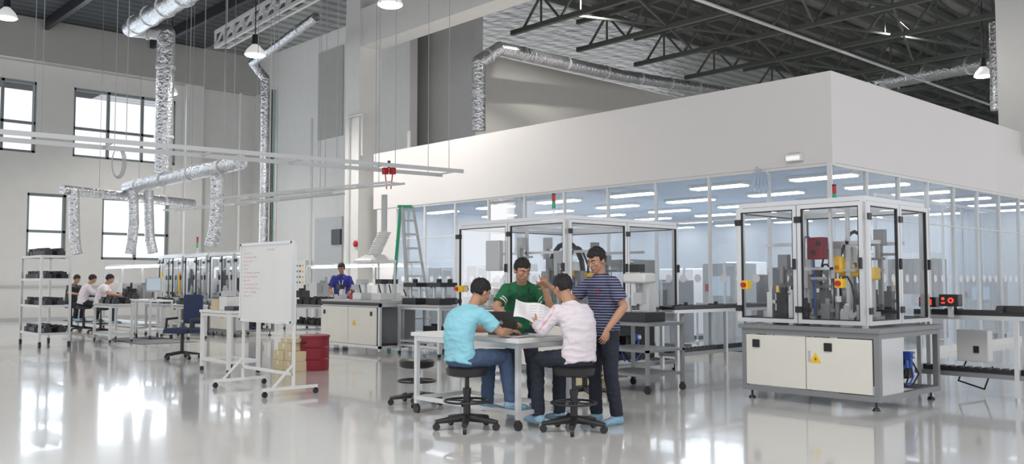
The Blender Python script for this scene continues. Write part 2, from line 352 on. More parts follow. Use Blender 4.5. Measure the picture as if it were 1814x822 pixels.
ua=at(226,333,24.6); ub=at(426,297,19.2); ub.z=ua.z
jn=ua.lerp(ub,.369); vt=V((jn.x,jn.y,jn.z+.2)); dj=(jn-CAM).dot(FW); v2=at(288,58,dj); v2=V((jn.x,jn.y,v2.z))
duct('thick silver foil duct dropping from roof beside the left windows',[at(345,-20,16.5),at(232,50,dj),v2,vt],.22)
duct('silver foil header duct running from vertical duct toward the whiteboard',[ua,ub],.17,hang=True)
va=at(110,336,22.8); vb=at(342,348,27); vb.z=va.z
duct('silver foil header duct along the left benches crossing under the windows',[va,vb],.13,hang=True)
for i,(px,pb_,d,sx) in enumerate([(131,450,23,6),(236,450,24,-6),(263,448,24.6,8),(384,436,20.4,-10)]):
    tp=338 if i<3 else 305
    duct(['narrow foil branch duct dropping at far left','first foil branch duct below the vertical duct, left one','second foil branch duct below the vertical duct, right one','foil branch duct dropping at right end of header above whiteboard'][i],[at(px,tp,d),at(px+1,(tp+pb_)/2,d),at(px+sx*.3,pb_-25,d),at(px+sx,pb_,d)],.13 if i<3 else .15,False)
duct('foil duct running along the grey wall above the clean room',[at(848,232,25.5),at(848,110,25.5),at(885,86,25.8),at(1105,135,30.2),at(1300,165,36)],.2)
duct('silver foil duct crossing under the roof at far right',[at(1540,150,36),at(1760,108,31),at(1850,95,29)],.32,hang=True)
duct('vertical silver duct against the pillar at the far right',[at(1763,40,24),at(1766,195,24)],.16)
l0=at(471,140,27); duct('foil duct by the lattice gantry dropping down the back wall to the benches',[at(560,30,24),at(448,112,27),l0,V((l0.x,l0.y,at(471,436,27).z))],.13)
b0=V((l0.x,l0.y,0))+RT*.2; t=thing('cable_riser','vertical black and green cables beside the thin silver duct on back wall','cable ladder',V((b0.x,b0.y,2.3)))
for k,(m,dx,r_) in enumerate([('black',0,.02),('black',.05,.02),('green',.09,.01),('pipe',.15,.04)]):
    MB().cyl(b0+RT*dx+UP*2.3,b0+RT*dx+UP*7.2,r_).build('cable' if m!='pipe' else 'side_rail',m,t,world=True)
# ---------------- cable trays & rods ----------------
A=at(-10,234,13.3); B=at(802,303,18.1); B.z=A.z=3.56
def tray(label,A,B,w,h,step,m='tray'):
    t=thing('cable_tray',label,'cable tray',A); dd=(B-A).normalized(); sd=V((-dd.y,dd.x,0))
    for s in(-1,1):
        a=A+sd*w/2*s; b=B+sd*w/2*s; n_=sd*.012
        MB().loft([(a,n_+UP*h/2,n_-UP*h/2),(b,n_+UP*h/2,n_-UP*h/2)],4).build('side_rail',m,t,world=True)
    k=int((B-A).length/step)
    for i in range(k+1):
        p=A+dd*(i*step); MB().bar(p-sd*w/2,p+sd*w/2,.03).build('rung',m,t,world=True)
    return t
tray('long white suspended cable tray crossing from the left edge toward the clean room',A,B,.8,.075,1.6)
tA=at(385,353,19.5); tB=at(705,318,16.2); tB.z=tA.z
tray('thin white suspended rail under the long tray, the upper one',tA,tB,.35,.04,.9)
tA2=at(300,373,22); tB2=at(600,325,17.6); tB2.z=tA2.z
tray('thin white suspended rail further left, the lower one',tA2,tB2,.3,.04,.9)
rodpts=[]; sdd=V((-(B-A).normalized().y,(B-A).normalized().x,0))
for k in range(7):
    p=A.lerp(B,.07+k*.148); rodpts+=[p+sdd*.4,p-sdd*.4]
for k in range(4): rodpts.append(tA.lerp(tB,.1+k*.27))
for k in range(4): rodpts.append(tA2.lerp(tB2,.1+k*.27))
for p in rodpts:
    tag(MB().cyl(p,(p.x,p.y,10.3),.006,n=6).build('hanging_rod','rod',loc=p),'thin straight steel rod hanging from the dark roof to a tray','hanging rod','rods holding the cable trays')
cc=at(208,288,15.3); f=MB()
for k in range(4):
    pts=[cc+RT*(.09+.012*k)*math.cos(t_)+UP*(.24+.01*k)*math.sin(t_)+FW*.02*k for t_ in [2*PI*j/20 for j in range(21)]]
    f.path(pts,.008,6)
f.cyl(cc+UP*.25,(cc.x,cc.y,3.6),.008)
tag(f.build('cable_coil','pipe',loc=cc),'coil of white cable hanging from the long tray at left','cable coil')
p=at(689,303,17.2); t=thing('red_socket_pair','pair of red sockets hanging under the tray end','socket',p)
for s in(-1,1):
    MB().c(.0+s*.07*RT.x,s*.07*RT.y,0,.1,.1,.13).build('socket','red',t,bev=.01)
    MB().cyl((s*.07*RT.x,s*.07*RT.y,-.06),(s*.04*RT.x,s*.04*RT.y,-.35),.012).build('cable','red',t)
MB().cyl((0,0,.06),(0,0,.2),.03).build('bracket','dk',t)
p=on_y(543,488,BB); t=thing('electrical_panel','white electrical panel with green buttons on the back wall left of the man in blue','electrical panel',(p.x,BB-.14,p.z))
MB().c(0,0,0,.75,.25,1.1).build('box','white',t,bev=.01)
for i in range(3):
    for j in range(4): MB().cyl((-.2+.2*i,-.12,.35-.2*j),(-.2+.2*i,-.15,.35-.2*j),.035).build('button',['green','red','yel'][i],t)
p=on_y(632,432,14.0); t=thing('fire_alarm_bell','round red fire alarm bell on the column','alarm bell',(p.x,13.98,p.z))
MB().loft([((0,0,0),V((.09,0,0)),V((0,0,.09))),((0,-.05,0),V((.09,0,0)),V((0,0,.09))),((0,-.08,0),V((.05,0,0)),V((0,0,.05)))],20).build('gong','red',t)
MB().c(0,0,0,.05,.02,.28).build('mount','white',t)
for i,(px,d) in enumerate([(722,24.5),(548,28),(420,29)]):
    p=at(px,590,d)
    tag(MB().path([(p.x,p.y,0),(p.x,p.y,5.5+i)],.045).build('wall_conduit','tray'),['grey vertical pipe right of the column','grey vertical pipe beside the electrical panel','white vertical pipe near the left hall corner'][i],'pipe')
tag(MB().path([(cp.x+.3,13.93,0),(cp.x+.3,13.93,6.1),(cp.x+1.0,13.93,6.1),(cp.x+1.0,13.93,4.9)],.035).build('column_conduit','tray'),'thin grey pipe bent across the column front','pipe')
# ================= MACHINES =================
def bolt_sign(t,x,y,z,s):
    o=MB(); o.loft([((x,y,z),V((0,0,s)),V((s,0,0))),((x,y-.004,z),V((0,0,s)),V((s,0,0)))],3); w_=o.build('warning_sign','yel',t)
    m_=MB(); q=s*.5
    m_.quad((x+q*.3,y-.006,z+q*.9),(x-q*.35,y-.006,z-q*.05),(x+q*.05,y-.006,z-q*.05),(x-q*.1,y-.006,z-q*.8),(x+q*.4,y-.006,z+q*.15),(x,y-.006,z+q*.15)); m_.build('bolt_symbol','black',w_)
    return w_
def encdoor(t,p0,u,w,z0,z1,nrm,hinge=True,clear='g1'):
    p0=V(p0);u=V(u);nrm=V(nrm); fr=.045
    f=MB()
    def b(a0,a1,c0,c1,th0,th1,mb):
        P=[p0+u*a+nrm*q+UP*c for a in(a0,a1) for q in(th0,th1) for c in(c0,c1)]
        xs=[q.x for q in P];ys_=[q.y for q in P];zs_=[q.z for q in P]; mb.box(min(xs),max(xs),min(ys_),max(ys_),min(zs_),max(zs_))
    b(0,w,z0,z0+fr,0,.04,f);b(0,w,z1-fr,z1,0,.04,f);b(0,fr,z0+fr,z1-fr,0,.04,f);b(w-fr,w,z0+fr,z1-fr,0,.04,f)
    d=f.build('enclosure_door','alu',t)
    g=MB(); k=fr+.012
    b(fr,w-fr,z0+fr,z0+k,.005,.035,g);b(fr,w-fr,z1-k,z1-fr,.005,.035,g);b(fr,k,z0+k,z1-k,.005,.035,g);b(w-k,w-fr,z0+k,z1-k,.005,.035,g); g.build('gasket','black',d)
    g=MB(); b(k,w-k,z0+k,z1-k,.018,.022,g); g.build('pane',clear,d)
    if hinge:
        for z in(z0+.12,z1-.2):
            g=MB(); b(-.03,.05,z,z+.07,.04,.055,g); g.build('hinge','black',d)
        g=MB(); b(w-.04,w-.01,(z0+z1)/2-.06,(z0+z1)/2+.06,.04,.07,g); g.build('handle','black',d)
    return d
def thing_pneu(t,x,y,z):
    p=MB().c(x,y,z,.1,.12,.08).cyl((x,y-.05,z-.14),(x,y-.05,z-.05),.025).cyl((x,y+.05,z-.14),(x,y+.05,z-.05),.025).build('air_regulator','blue',t)
    MB().cyl((x+.06,y,z),(x+.085,y,z),.03).build('gauge','white',p)
    MB().c(x-.12,y-.02,z-.12,.16,.3,.26).c(x-.12,y+.2,z-.2,.1,.12,.16).build('valve_block','dk',t)
    for k in range(5): MB().path([(x,y+.1-.04*k,z-.08),(x+.03-.03*k,y+.2-.08*k,z-.22-.03*k),(x,y+.1-.09*k,z-.34),(x-.05,y-.1-.06*k,z-.36+.08*k)],.01).build('air_hose',['black','blue','dk','black','blue'][k],p)
    return p
def machine(name,label,corner,W,D,zt,zh,ndf=2,nds=2,seed=1,inset=.07,detail=True):
    rnd=random.Random(seed)
    t=thing(name,label,'machine',(corner.x-W/2,corner.y+D/2,0)); x0,x1,y0,y1=-W/2,W/2,-D/2,D/2
    f=MB(); q=.06
    for (a,b) in((x0,y0),(x1-q,y0),(x0,y1-q),(x1-q,y1-q)): f.box(a,a+q,b,b+q,.1,zt-.05)
    for z in(.1,zt-.11): f.box(x0+q,x1-q,y0,y0+q,z,z+q).box(x0+q,x1-q,y1-q,y1,z,z+q).box(x0,x0+q,y0+q,y1-q,z,z+q).box(x1-q,x1,y0+q,y1-q,z,z+q)
    f.box((x0+x1)/2-.02,(x0+x1)/2+.02,y0+.01,y0+.05,.16,zt-.11)
    f.build('base_frame','grey',t)
    MB().box(x0-.03,x1+.03,y0-.03,y1+.03,zt-.05,zt).build('table_plate','grey',t,bev=.004)
    for i in range(2):
        a=x0+.065+i*(W-.13)/2; b=a+(W-.13)/2-.01
        d=MB().box(a,b,y0-.012,y0+.01,.17,zt-.12).build('cabinet_door','cream',t,bev=.004)
        lx=a+(b-a)*(.18 if i==0 else .35)
        MB().c(lx,y0-.02,zt-.22,.09,.02,.09).build('lock','black',d,bev=.005)
    bolt_sign(t,x0+W*.57,y0-.014,zt-.36,.075)
    MB().c(x0+W*.525,y0-.016,zt-.33,.03,.008,.12).build('breaker_label','lgrey',t)
    MB().box(x1-.03,x1-.01,y0+.06,y0+D*.38,.16,zt-.11).build('side_panel','alu',t)
    MB().box(x1-.5,x1-.48,y0+.07,y1-.07,.16,zt-.11).build('back_board','dk',t)
    thing_pneu(t,x1-.1,y0+D*.6,zt*.62)
    for (a,b) in((x0+.08,y0+.08),(x1-.08,y0+.08),(x0+.08,y1-.08),(x1-.08,y1-.08)):
        MB().cyl((a,b,.03),(a,b,.11),.012).cyl((a,b,0),(a,b,.03),.045,.03).build('foot','black',t)
    X0,X1,Y0,Y1=x0-.02,x1-inset,y0+.0,y1-.02; pw=.05
    for (a,b) in((X0,Y0),(X1-pw,Y0),(X0,Y1-pw),(X1-pw,Y1-pw)): MB().box(a,a+pw,b,b+pw,zt,zh).build('post','alu',t)
    f=MB(); z=zh-pw
    f.box(X0+pw,X1-pw,Y0,Y0+pw,z,zh).box(X0+pw,X1-pw,Y1-pw,Y1,z,zh).box(X0,X0+pw,Y0+pw,Y1-pw,z,zh).box(X1-pw,X1,Y0+pw,Y1-pw,z,zh)
    f.box(X0+pw,X1-pw,-.02,.02,z,zh).box(-.02,.02,Y0+pw,Y1-pw,z,zh); f.build('top_frame','alu',t)
    wd=(X1-X0)/ndf
    for i in range(ndf): encdoor(t,(X0+i*wd+.005,Y0-.001,0),(1,0,0),wd-.01,zt+.03,zh-.06,(0,-1,0))
    wd=(Y1-Y0)/nds
    for i in range(nds): encdoor(t,(X1+.001,Y0+i*wd+.005,0),(0,1,0),wd-.01,zt+.03,zh-.06,(1,0,0))
    encdoor(t,(X0,Y1-.03,0),(1,0,0),X1-X0,zt+.03,zh-.06,(0,1,0),False); encdoor(t,(X0,Y0,0),(0,1,0),Y1-Y0,zt+.03,zh-.06,(-1,0,0),False)
    MB().box(X0+.15,X1-.15,Y0+D*.35,Y0+D*.35+.12,zt+.1,zt+.16).build('guide_rail','alu',t)
    MB().box(X0+.1,X1-.1,Y0+D*.6,Y0+D*.6+.2,zt+.12,zt+.17).build('belt','black',t)
    for k in range(56 if detail else 10):
        x=rnd.uniform(X0+.12,X1-.2); y=rnd.uniform(Y0+.12,Y1-.2); h=rnd.uniform(.08,.42); w_=rnd.uniform(.04,.13)
        f=MB().c(x,y,zt+h/2,w_,w_,h); f.cyl((x,y,zt+h),(x,y,zt+h+.06),w_*.3); f.c(x+w_*.6,y,zt+h*.7,w_*.7,w_*.5,.04)
        f.build('fixture',rnd.choice(['dk','alu','grey','alu','alu','lgrey','white']),t)
    for k in range(12 if detail else 1):
        x=rnd.uniform(X0+.2,X1-.25); y=rnd.uniform(Y0+.4,Y1-.25); h=rnd.uniform(.55,1.1)
        f=MB().c(x,y,zt+h/2,.045,.045,h).c(x,y,zt+h,.12,.09,.18).cyl((x,y-.06,zt+h-.25),(x,y-.06,zt+h-.05),.03).c(x+.12,y,zt+h*.8,.24,.03,.03); f.build('actuator_column',rnd.choice(['alu','lgrey','grey']),t)
    if detail:
        for yy in(Y0+D*.3,Y0+D*.7):
            MB().box(X0+.06,X1-.06,yy,yy+.04,zh-.5,zh-.46).build('cross_rail','alu',t)
        for xx in(X0+W*.3,X0+W*.66): MB().box(xx,xx+.04,Y0+D*.3,Y0+D*.3+.04,zt,zh-.05).build('upright','alu',t)
    for k in range(10 if detail else 0):
        x=rnd.uniform(X0+.3,X1-.35); y=rnd.uniform(Y0+.3,Y1-.3); hh=rnd.uniform(.4,.95)
        pts=[V((x+.18*math.cos(s*.5)+.02*s,y+.03*s,zt+.1+hh*math.sin(s*.45))) for s in range(7)]
        MB().path(pts,.011,6).build('hose',['blue','black','black'][k%3],t)
    return t
def estop(t,x,y,z,nrm):
    b=MB().c(x,y,z,.09,.09,.1).build('emergency_stop','yel',t,bev=.006); n_=V(nrm)
    MB().cyl(V((x,y,z))+n_*.045,V((x,y,z))+n_*.075,.03,n=16).build('button','red',b)
def tower(label,loc,h=.28):
    t=thing('signal_tower',label,'signal light',loc)
    MB().cyl((0,0,0),(0,0,h*.35),.01).build('pole','alu',t)
    for i,m in enumerate(['green','red']): MB().cyl((0,0,h*(.35+.33*i)),(0,0,h*(.67+.33*i)),.025,n=16).build('lamp_segment',m,t)
    MB().cyl((0,0,h*1.0),(0,0,h*1.06),.027,n=16).build('cap','black',t)
def robot(label,loc,rz,m='yel',s=1):
    t=thing('assembly_robot',label,'robot',loc,rz)
    MB().cyl((0,0,0),(0,0,.1*s),.1*s,n=20).cyl((0,0,.1*s),(0,0,.6*s),.065*s,n=20).build('pedestal','lgrey',t)
    MB().c(0,0,.68*s,.2*s,.22*s,.17*s).c(-.2*s,0,.7*s,.42*s,.16*s,.12*s).build('inner_arm',m,t,bev=.02)
    MB().c(-.3*s,-.16*s,.76*s,.15*s,.42*s,.11*s).c(-.3*s,-.3*s,.8*s,.14*s,.14*s,.22*s).build('outer_arm',m,t,bev=.02)
    MB().cyl((-.3*s,-.32*s,.35*s),(-.3*s,-.32*s,.7*s),.02*s).cyl((-.3*s,-.32*s,.3*s),(-.3*s,-.32*s,.38*s),.05*s).build('spindle','alu',t)
    MB().path([V((-.3*s*k/8,-.25*s*k/8,(.9+.35*math.sin(PI*k/8))*s)) for k in range(9)],.022*s).cyl((0,0,.72*s),(0,0,.9*s),.022*s).build('cable_hose','black',t)
    return t
m1c=fl(1560,731); W1,D1_=1.66,1.55
L=machine('robot_assembly_machine','right glazed aluminium assembly machine with white cabinet doors and red control box',m1c,W1,D1_,.87,2.29,2,2,3,.13)
estop(L,-.72,-D1_/2-.07,1.33,(0,-1,0)); estop(L,.45,-D1_/2-.07,1.35,(0,-1,0))
MB().box(-.06,.14,-.62,-.5,1.62,1.87).build('control_box','bin',L,bev=.01)
MB().cyl((.08,-.63,1.8),(.08,-.62,1.8),.03).c(.02,-.625,1.7,.05,.01,.05).build('control_knob','dk',L)
f=MB(); f.box(-.14,-.11,-.6,-.57,1.5,2.22).box(.2,.23,-.6,-.57,1.5,2.22).box(-.14,.23,-.6,-.57,1.5,1.53); f.build('control_panel_frame','alu',L)
robot('yellow assembly robot inside the right machine enclosure',(m1c.x-.42,m1c.y+.72,.88),0,'yel',.85)
tower('red and green signal tower on top of the right machine',(m1c.x-1.25,m1c.y+1.52,2.29),.3)
m2c=at(1012,600,12.3)
mach2=machine('robot_assembly_machine','large glazed aluminium assembly machine behind the four people at the table',m2c,2.4,2.5,.87,2.29,2,2,5)
robot('yellow assembly robot inside the large machine behind the table',(m2c.x-.5,m2c.y+.9,.88),0,'yel',.8)
estop(mach2,-1.13,-1.32,1.25,(0,-1,0))
MB().c(-.3,-1.33,1.75,.3,.08,.45).build('control_panel','lgrey',mach2,bev=.01)
MB().path([V((.2+.35*math.cos(k*.4),-.3,1.5+.45*math.sin(k*.4))) for k in range(8)],.04).build('cable_hose','black',mach2)
tower('red and green signal tower on top of the machine behind the people',(m2c.x-.35,m2c.y+.02,2.29),.3)
def conveyor(label,p,L_,along,z,trayz=.3):
    t=thing('conveyor',label,'conveyor',(p.x,p.y,0),0 if along=='x' else PI/2)
    for s in(-1,1):
        r_=MB().box(0,L_,s*.12-.02,s*.12+.02,z-.11,z-.06).build('side_rail','alu',t); MB().box(0,L_,s*.12-.022,s*.12+.022,z-.06,z+.0).build('guide_strip','dk',r_)
    MB().box(0,L_,-.1,.1,z-.03,z-.012).build('belt','black',t)
    n=max(2,int(L_/.9)+1)
    for i in range(n):
        x=.06+(L_-.12)*i/(n-1)
        for s in(-1,1): MB().box(x-.025,x+.025,s*.14-.025,s*.14+.025,.05,z-.1).cyl((x,s*.14,0),(x,s*.14,.05),.03).build('leg','alu',t)
    MB().box(0,L_,-.16,.16,trayz-.05,trayz).build('lower_tray','grey',t)
    f=MB()
    for i in range(int(L_/.05)): f.box(i*.05+.0,i*.05+.05,-.06,.06,trayz,trayz+(.06 if i%2 else .045))
    f.build('cable_chain','dk',t)
    for k in range(3):
        q=L_*(.15+.3*k); MB().box(q,q+.15,-.09,.09,z-.012,z+.015).cyl((q+.08,0,z+.015),(q+.08,0,z+.05),.03).build('pallet','dk',t)
    return t
p=at(1150,600,13.3); conveyor('black belt conveyor running between the two machines',V((p.x+.1,p.y+.3,0)),2.65,'y',1.0)
p=fl(1668,703); conveyor('belt conveyor leaving the right machine toward the right edge',V((p.x-.35,p.y+.25,0)),2.3,'x',1.03)
cb=thing('control_cabinet','white grey switch box hanging on the right conveyor legs','switch box',fl(1722,700)+V((0,.12,.45)))
MB().c(0,0,.14,.36,.16,.38).build('box','white',cb,bev=.01); MB().c(.05,-.09,.1,.06,.02,.08).build('sticker','dk',cb)
MB().path([(-.1,0,-.05),(-.2,0,-.3),(.1,0,-.38),(.2,0,-.1)],.01).build('cable','black',cb)
p=at(1684,532,10.6); t=thing('counter_display','small black display box with a glowing red ring above the right conveyor','display',(p.x,p.y,p.z))
MB().c(0,0,0,.22,.14,.14).build('housing','black',t,bev=.008)
MB().loft([((0.03,-.075,0),V((.033,0,0)),V((0,0,.033))),((0.03,-.08,0),V((.033,0,0)),V((0,0,.033)))],16).build('led_ring','ledr',t)
MB().cyl((.03,-.083,0),(.03,-.081,0),.016).build('ring_center','black',t); MB().c(-.06,-.073,.02,.03,.006,.03).c(-.06,-.073,-.03,.04,.006,.015).build('indicator','ledr',t); MB().c(0,0,-.13,.05,.05,.14).build('bracket','alu',t)
p=at(1646,535,10.9); t=thing('sensor_block','small black readout block with red light bars left of the ring display','display',(p.x,p.y,p.z))
MB().c(0,0,0,.2,.12,.12).build('housing','black',t,bev=.006); f=MB()
for k in range(4): f.c(-.06+.035*k,-.062,0,.014,.006,.07)
f.build('light_bar','ledr',t); MB().c(0,0,-.11,.04,.04,.12).build('bracket','alu',t)
pu=at(1795,552,9.9); t=thing('drive_unit','dark drive unit box at the far right end of the conveyor','drive unit',(pu.x,pu.y,1.02))
MB().c(0,0,.04,.28,.22,.08).build('housing','black',t,bev=.01); MB().cyl((-.08,-.1,.04),(-.08,-.2,.04),.035).build('motor','dk',t)
def cart(label,p,W,D,h,m='grey',name='tool_cart'):
    t=thing(name,label,'cart',(p.x,p.y,0))
    MB().box(-W/2,W/2,-D/2,D/2,h-.04,h).build('top','grey' if m=='grey' else 'white',t,bev=.004)
    MB().box(-W/2+.03,W/2-.03,-D/2+.03,D/2-.03,.2,.23).build('shelf',m,t)
    for sx in(-1,1):
        for sy in(-1,1):
            x=sx*(W/2-.025);y=sy*(D/2-.025)
            l=MB().box(x-.02,x+.02,y-.02,y+.02,.1,h-.04).build('leg',m,t)
            MB().cyl((x,y-.015,.045),(x,y+.015,.045),.045,n=16).c(x,y,.09,.04,.04,.03).build('caster','black',l)
    return t
p=fl(1120,697)+V((-.2,.4,0)); c1=cart('grey wheeled steel cart with instruments right of the striped shirt man',p,.85,.75,.86)
MB().box(-.42,.42,-.37,.37,.5,.53).build('middle_shelf','grey',c1)
t=thing('press_unit','white and grey bench press instrument standing on the grey cart','instrument',(p.x,p.y,.86))
MB().c(0,0,.06,.5,.4,.12).build('base','dk',t); MB().c(.05,.1,.32,.16,.14,.45).build('column','alu',t); MB().c(.0,0,.55,.36,.25,.13).build('head','white',t,bev=.03)
MB().cyl((-.05,-.05,.2),(-.05,-.05,.52),.04).cyl((-.15,-.05,.12),(-.15,-.05,.3),.05).build('spindle','alu',t); MB().c(.17,-.2,.3,.12,.1,.14).build('clamp','lgrey',t)
MB().c(-.12,.1,.68,.16,.12,.1).build('motor','black',t)
t=tag(MB().box(-.3,.2,-.25,.2,0,.1).box(-.15,.3,-.1,.3,.1,.16).build('wood_block','kraft',None),'brown wooden board pieces on the floor under the grey cart','board'); t.location=(p.x-.75,p.y,0)
# ================= MEETING TABLE =================
TX0,TX1=-7.62,-6.03; TY0,TY1=5.66,6.38; TH=.84
t=thing('work_table','tall white topped aluminium work table on castors where the men sit','table',((TX0+TX1)/2,(TY0+TY1)/2,0))
W=TX1-TX0;D=TY1-TY0
MB().c(0,0,TH-.02,W+.06,D+.06,.04).build('tabletop','white',t,bev=.006)
f=MB(); f.box(-W/2,W/2,-D/2,-D/2+.04,TH-.09,TH-.04).box(-W/2,W/2,D/2-.04,D/2,TH-.09,TH-.04).box(-W/2,-W/2+.04,-D/2,D/2,TH-.09,TH-.04).box(W/2-.04,W/2,-D/2,D/2,TH-.09,TH-.04); f.build('apron','alu',t)
f=MB(); f.box(-W/2,W/2,-D/2,-D/2+.04,.14,.18).box(-W/2,W/2,D/2-.04,D/2,.14,.18).box(-W/2,-W/2+.04,-D/2,D/2,.14,.18).box(W/2-.04,W/2,-D/2,D/2,.14,.18).box(-.02,.02,-D/2,D/2,.14,.18); f.build('lower_frame','alu',t)
for sx in(-1,1):
    for sy in(-1,1):
        x=sx*(W/2-.02);y=sy*(D/2-.02)
        l=MB().box(x-.022,x+.022,y-.022,y+.022,.1,TH-.04).build('leg','alu',t)
        MB().cyl((x,y-.015,.045),(x,y+.015,.045),.045,n=16).cyl((x,y,.06),(x,y,.11),.02).build('caster','black',l)
t=thing('laptop','open dark grey laptop with its lid back to camera, on the tall table','laptop',(-6.62,6.08,TH),R(22))
MB().c(0,.0,.01,.34,.24,.018).build('base','screenlid',t,bev=.004)
f=MB(); a,b=V((0,-.12,.02)),V((0,-.19,.235)); o_=V((0,.004,.002)); hw=.17
f.v=[a+V((-hw,0,0))-o_,a+V((hw,0,0))-o_,a+V((hw,0,0))+o_,a+V((-hw,0,0))+o_,b+V((-hw,0,0))-o_,b+V((hw,0,0))-o_,b+V((hw,0,0))+o_,b+V((-hw,0,0))+o_]
f.f=[(0,1,2,3),(4,5,6,7),(0,1,5,4),(1,2,6,5),(2,3,7,6),(3,0,4,7)]; lid=f.build('lid','screenlid',t)
lm=MB(); cn=(a+b)/2-V((0,.008,.002)); ax=V((.017,0,0)); ay=(b-a).normalized()*.018
lm.loft([(cn-ax*.35,ax*.8,ay),(cn-ax*.35-V((0,.001,0)),ax*.8,ay)],14).loft([(cn+ax*.35,ax*.8,ay),(cn+ax*.35-V((0,.001,0)),ax*.8,ay)],14).loft([(cn+ay*1.3,ax*.25,ay*.3),(cn+ay*1.3-V((0,.001,0)),ax*.25,ay*.3)],10)
lm.build('lid_emblem','lgrey',lid)
MB().c(0,.02,.021,.3,.12,.003).build('keyboard','black',t)
tb=tag(MB().box(-.06,.06,-.04,.04,0,.05).box(-.02,.02,-.045,.045,.05,.055).build('tape_box','red'),'small red box on the table left of the laptop','box'); tb.location=(-7.15,6.15,TH)
def sheet(name,label,c,ux,uy,w,h,cat,wave=.02,m='paper'):
    f=MB(); n=8; c=V(c);ux=V(ux).normalized();uy=V(uy).normalized(); nn=ux.cross(uy)
    for i in range(n+1):
        for j in range(n+1): f.v.append(ux*w*(i/n-.5)+uy*h*(j/n-.5)+nn*wave*math.sin(i*.9+j*.4))
    for i in range(n):
        for j in range(n): q=i*(n+1)+j; f.f.append((q,q+1,q+n+2,q+n+1))
    o=f.build(name,m); o.location=c; tag(o,label,cat)
    k=MB()
    for sgn in(1,-1):
      for r_ in range(6):
        for cidx in range(3):
            i0=-.38+cidx*.27; z=.34-r_*.13
            k.quad(*[ux*w*a_+uy*h*b_+nn*(.004*sgn+wave*math.sin((a_+.5)*n*.9+(b_+.5)*n*.4)) for a_,b_ in((i0,z),(i0+.2,z),(i0+.2,z+.014),(i0,z+.014))])
    k.build('printed_line','pink',o); return o
def stool(label,p,h,grp=None):
    t=thing('draughting_stool',label,'stool',(p.x,p.y,0),random.uniform(0,1),grp)
    MB().loft([((0,0,h-.095),V((.15,0,0)),V((0,.15,0))),((0,0,h-.08),V((.19,0,0)),V((0,.19,0))),((0,0,h-.02),V((.2,0,0)),V((0,.2,0))),((0,0,h),V((.17,0,0)),V((0,.17,0)))],28).build('seat','black',t)
    MB().cyl((0,0,.09),(0,0,.36),.034).cyl((0,0,.36),(0,0,h-.08),.02).cyl((0,0,.33),(0,0,.38),.04).build('gas_column','black',t)
    rg=[V((.21*math.cos(k*PI/12),.21*math.sin(k*PI/12),.26)) for k in range(25)]
    MB().path(rg,.011).build('foot_ring','dk',t); f=MB()
    for k in range(4): f.cyl((0,0,.26),(.21*math.cos(k*PI/2),.21*math.sin(k*PI/2),.26),.008)
    f.build('ring_spoke','dk',t)
    for k in range(5):
        a=2*PI*k/5; c,s=math.cos(a),math.sin(a)
        l=MB().loft([((0,0,.11),V((-s,c,0))*.04,V((0,0,.04))),((.3*c,.3*s,.078),V((-s,c,0))*.028,V((0,0,.02)))],8).build('leg','black',t)
        MB().cyl((.29*c-.016*s,.29*s+.016*c,.034),(.29*c+.016*s,.29*s-.016*c,.034),.034,n=12).cyl((.29*c,.29*s,.03),(.29*c,.29*s,.08),.014).build('caster','black',l)
    return t
SG='black stools around the tall table'
s1=fl(827,760); s2=fl(1017,764)
stool('black round stool under the man in the light blue shirt',s1,.585,SG)
stool('black round stool under the man in the white shirt',s2,.6,SG)
s3=fl(738,716); stool('empty black round stool left of the table behind its left legs',s3,.5,SG)
s4=fl(1036,704); stool('black round stool behind the striped shirt man, mostly hidden',s4,.6,SG)
# ================= PEOPLE =================
def hand(mb,w,d,nrm,sg,curl=.35,s=1):
    d=V(d).normalized(); nrm=V(nrm); nrm=(nrm-d*nrm.dot(d)).normalized(); sd=d.cross(nrm)*sg
    mb.loft([(w-d*.01,sd*.026*s,nrm*.02*s),(w+d*.03*s,sd*.036*s,nrm*.016*s),(w+d*.085*s,sd*.04*s,nrm*.012*s)],12)
    for i,(ln) in enumerate((.07,.08,.074,.056)):
        o=(i-1.5)*-1; p=w+d*.08*s+sd*o*.0215*s; ang=curl*.5; dd=(d+sd*o*.09).normalized()
        for k,fr in enumerate((.45,.32,.23)):
            v=dd*math.cos(ang)+nrm*math.sin(ang); q=p+v*ln*fr*s; mb.lim(p,q,(.0088-.0008*k)*s,(.0082-.0009*k)*s,8); p=q; ang+=curl
    p=w+d*.025*s+sd*.028*s
    v=(sd*.75+d*.65+nrm*.35).normalized(); q=p+v*.042*s; mb.lim(p,q,.0125*s,.0105*s,8)
    v=(sd*.35+d*.85+nrm*.4).normalized(); mb.lim(q,q+v*.034*s,.0102*s,.0085*s,8)
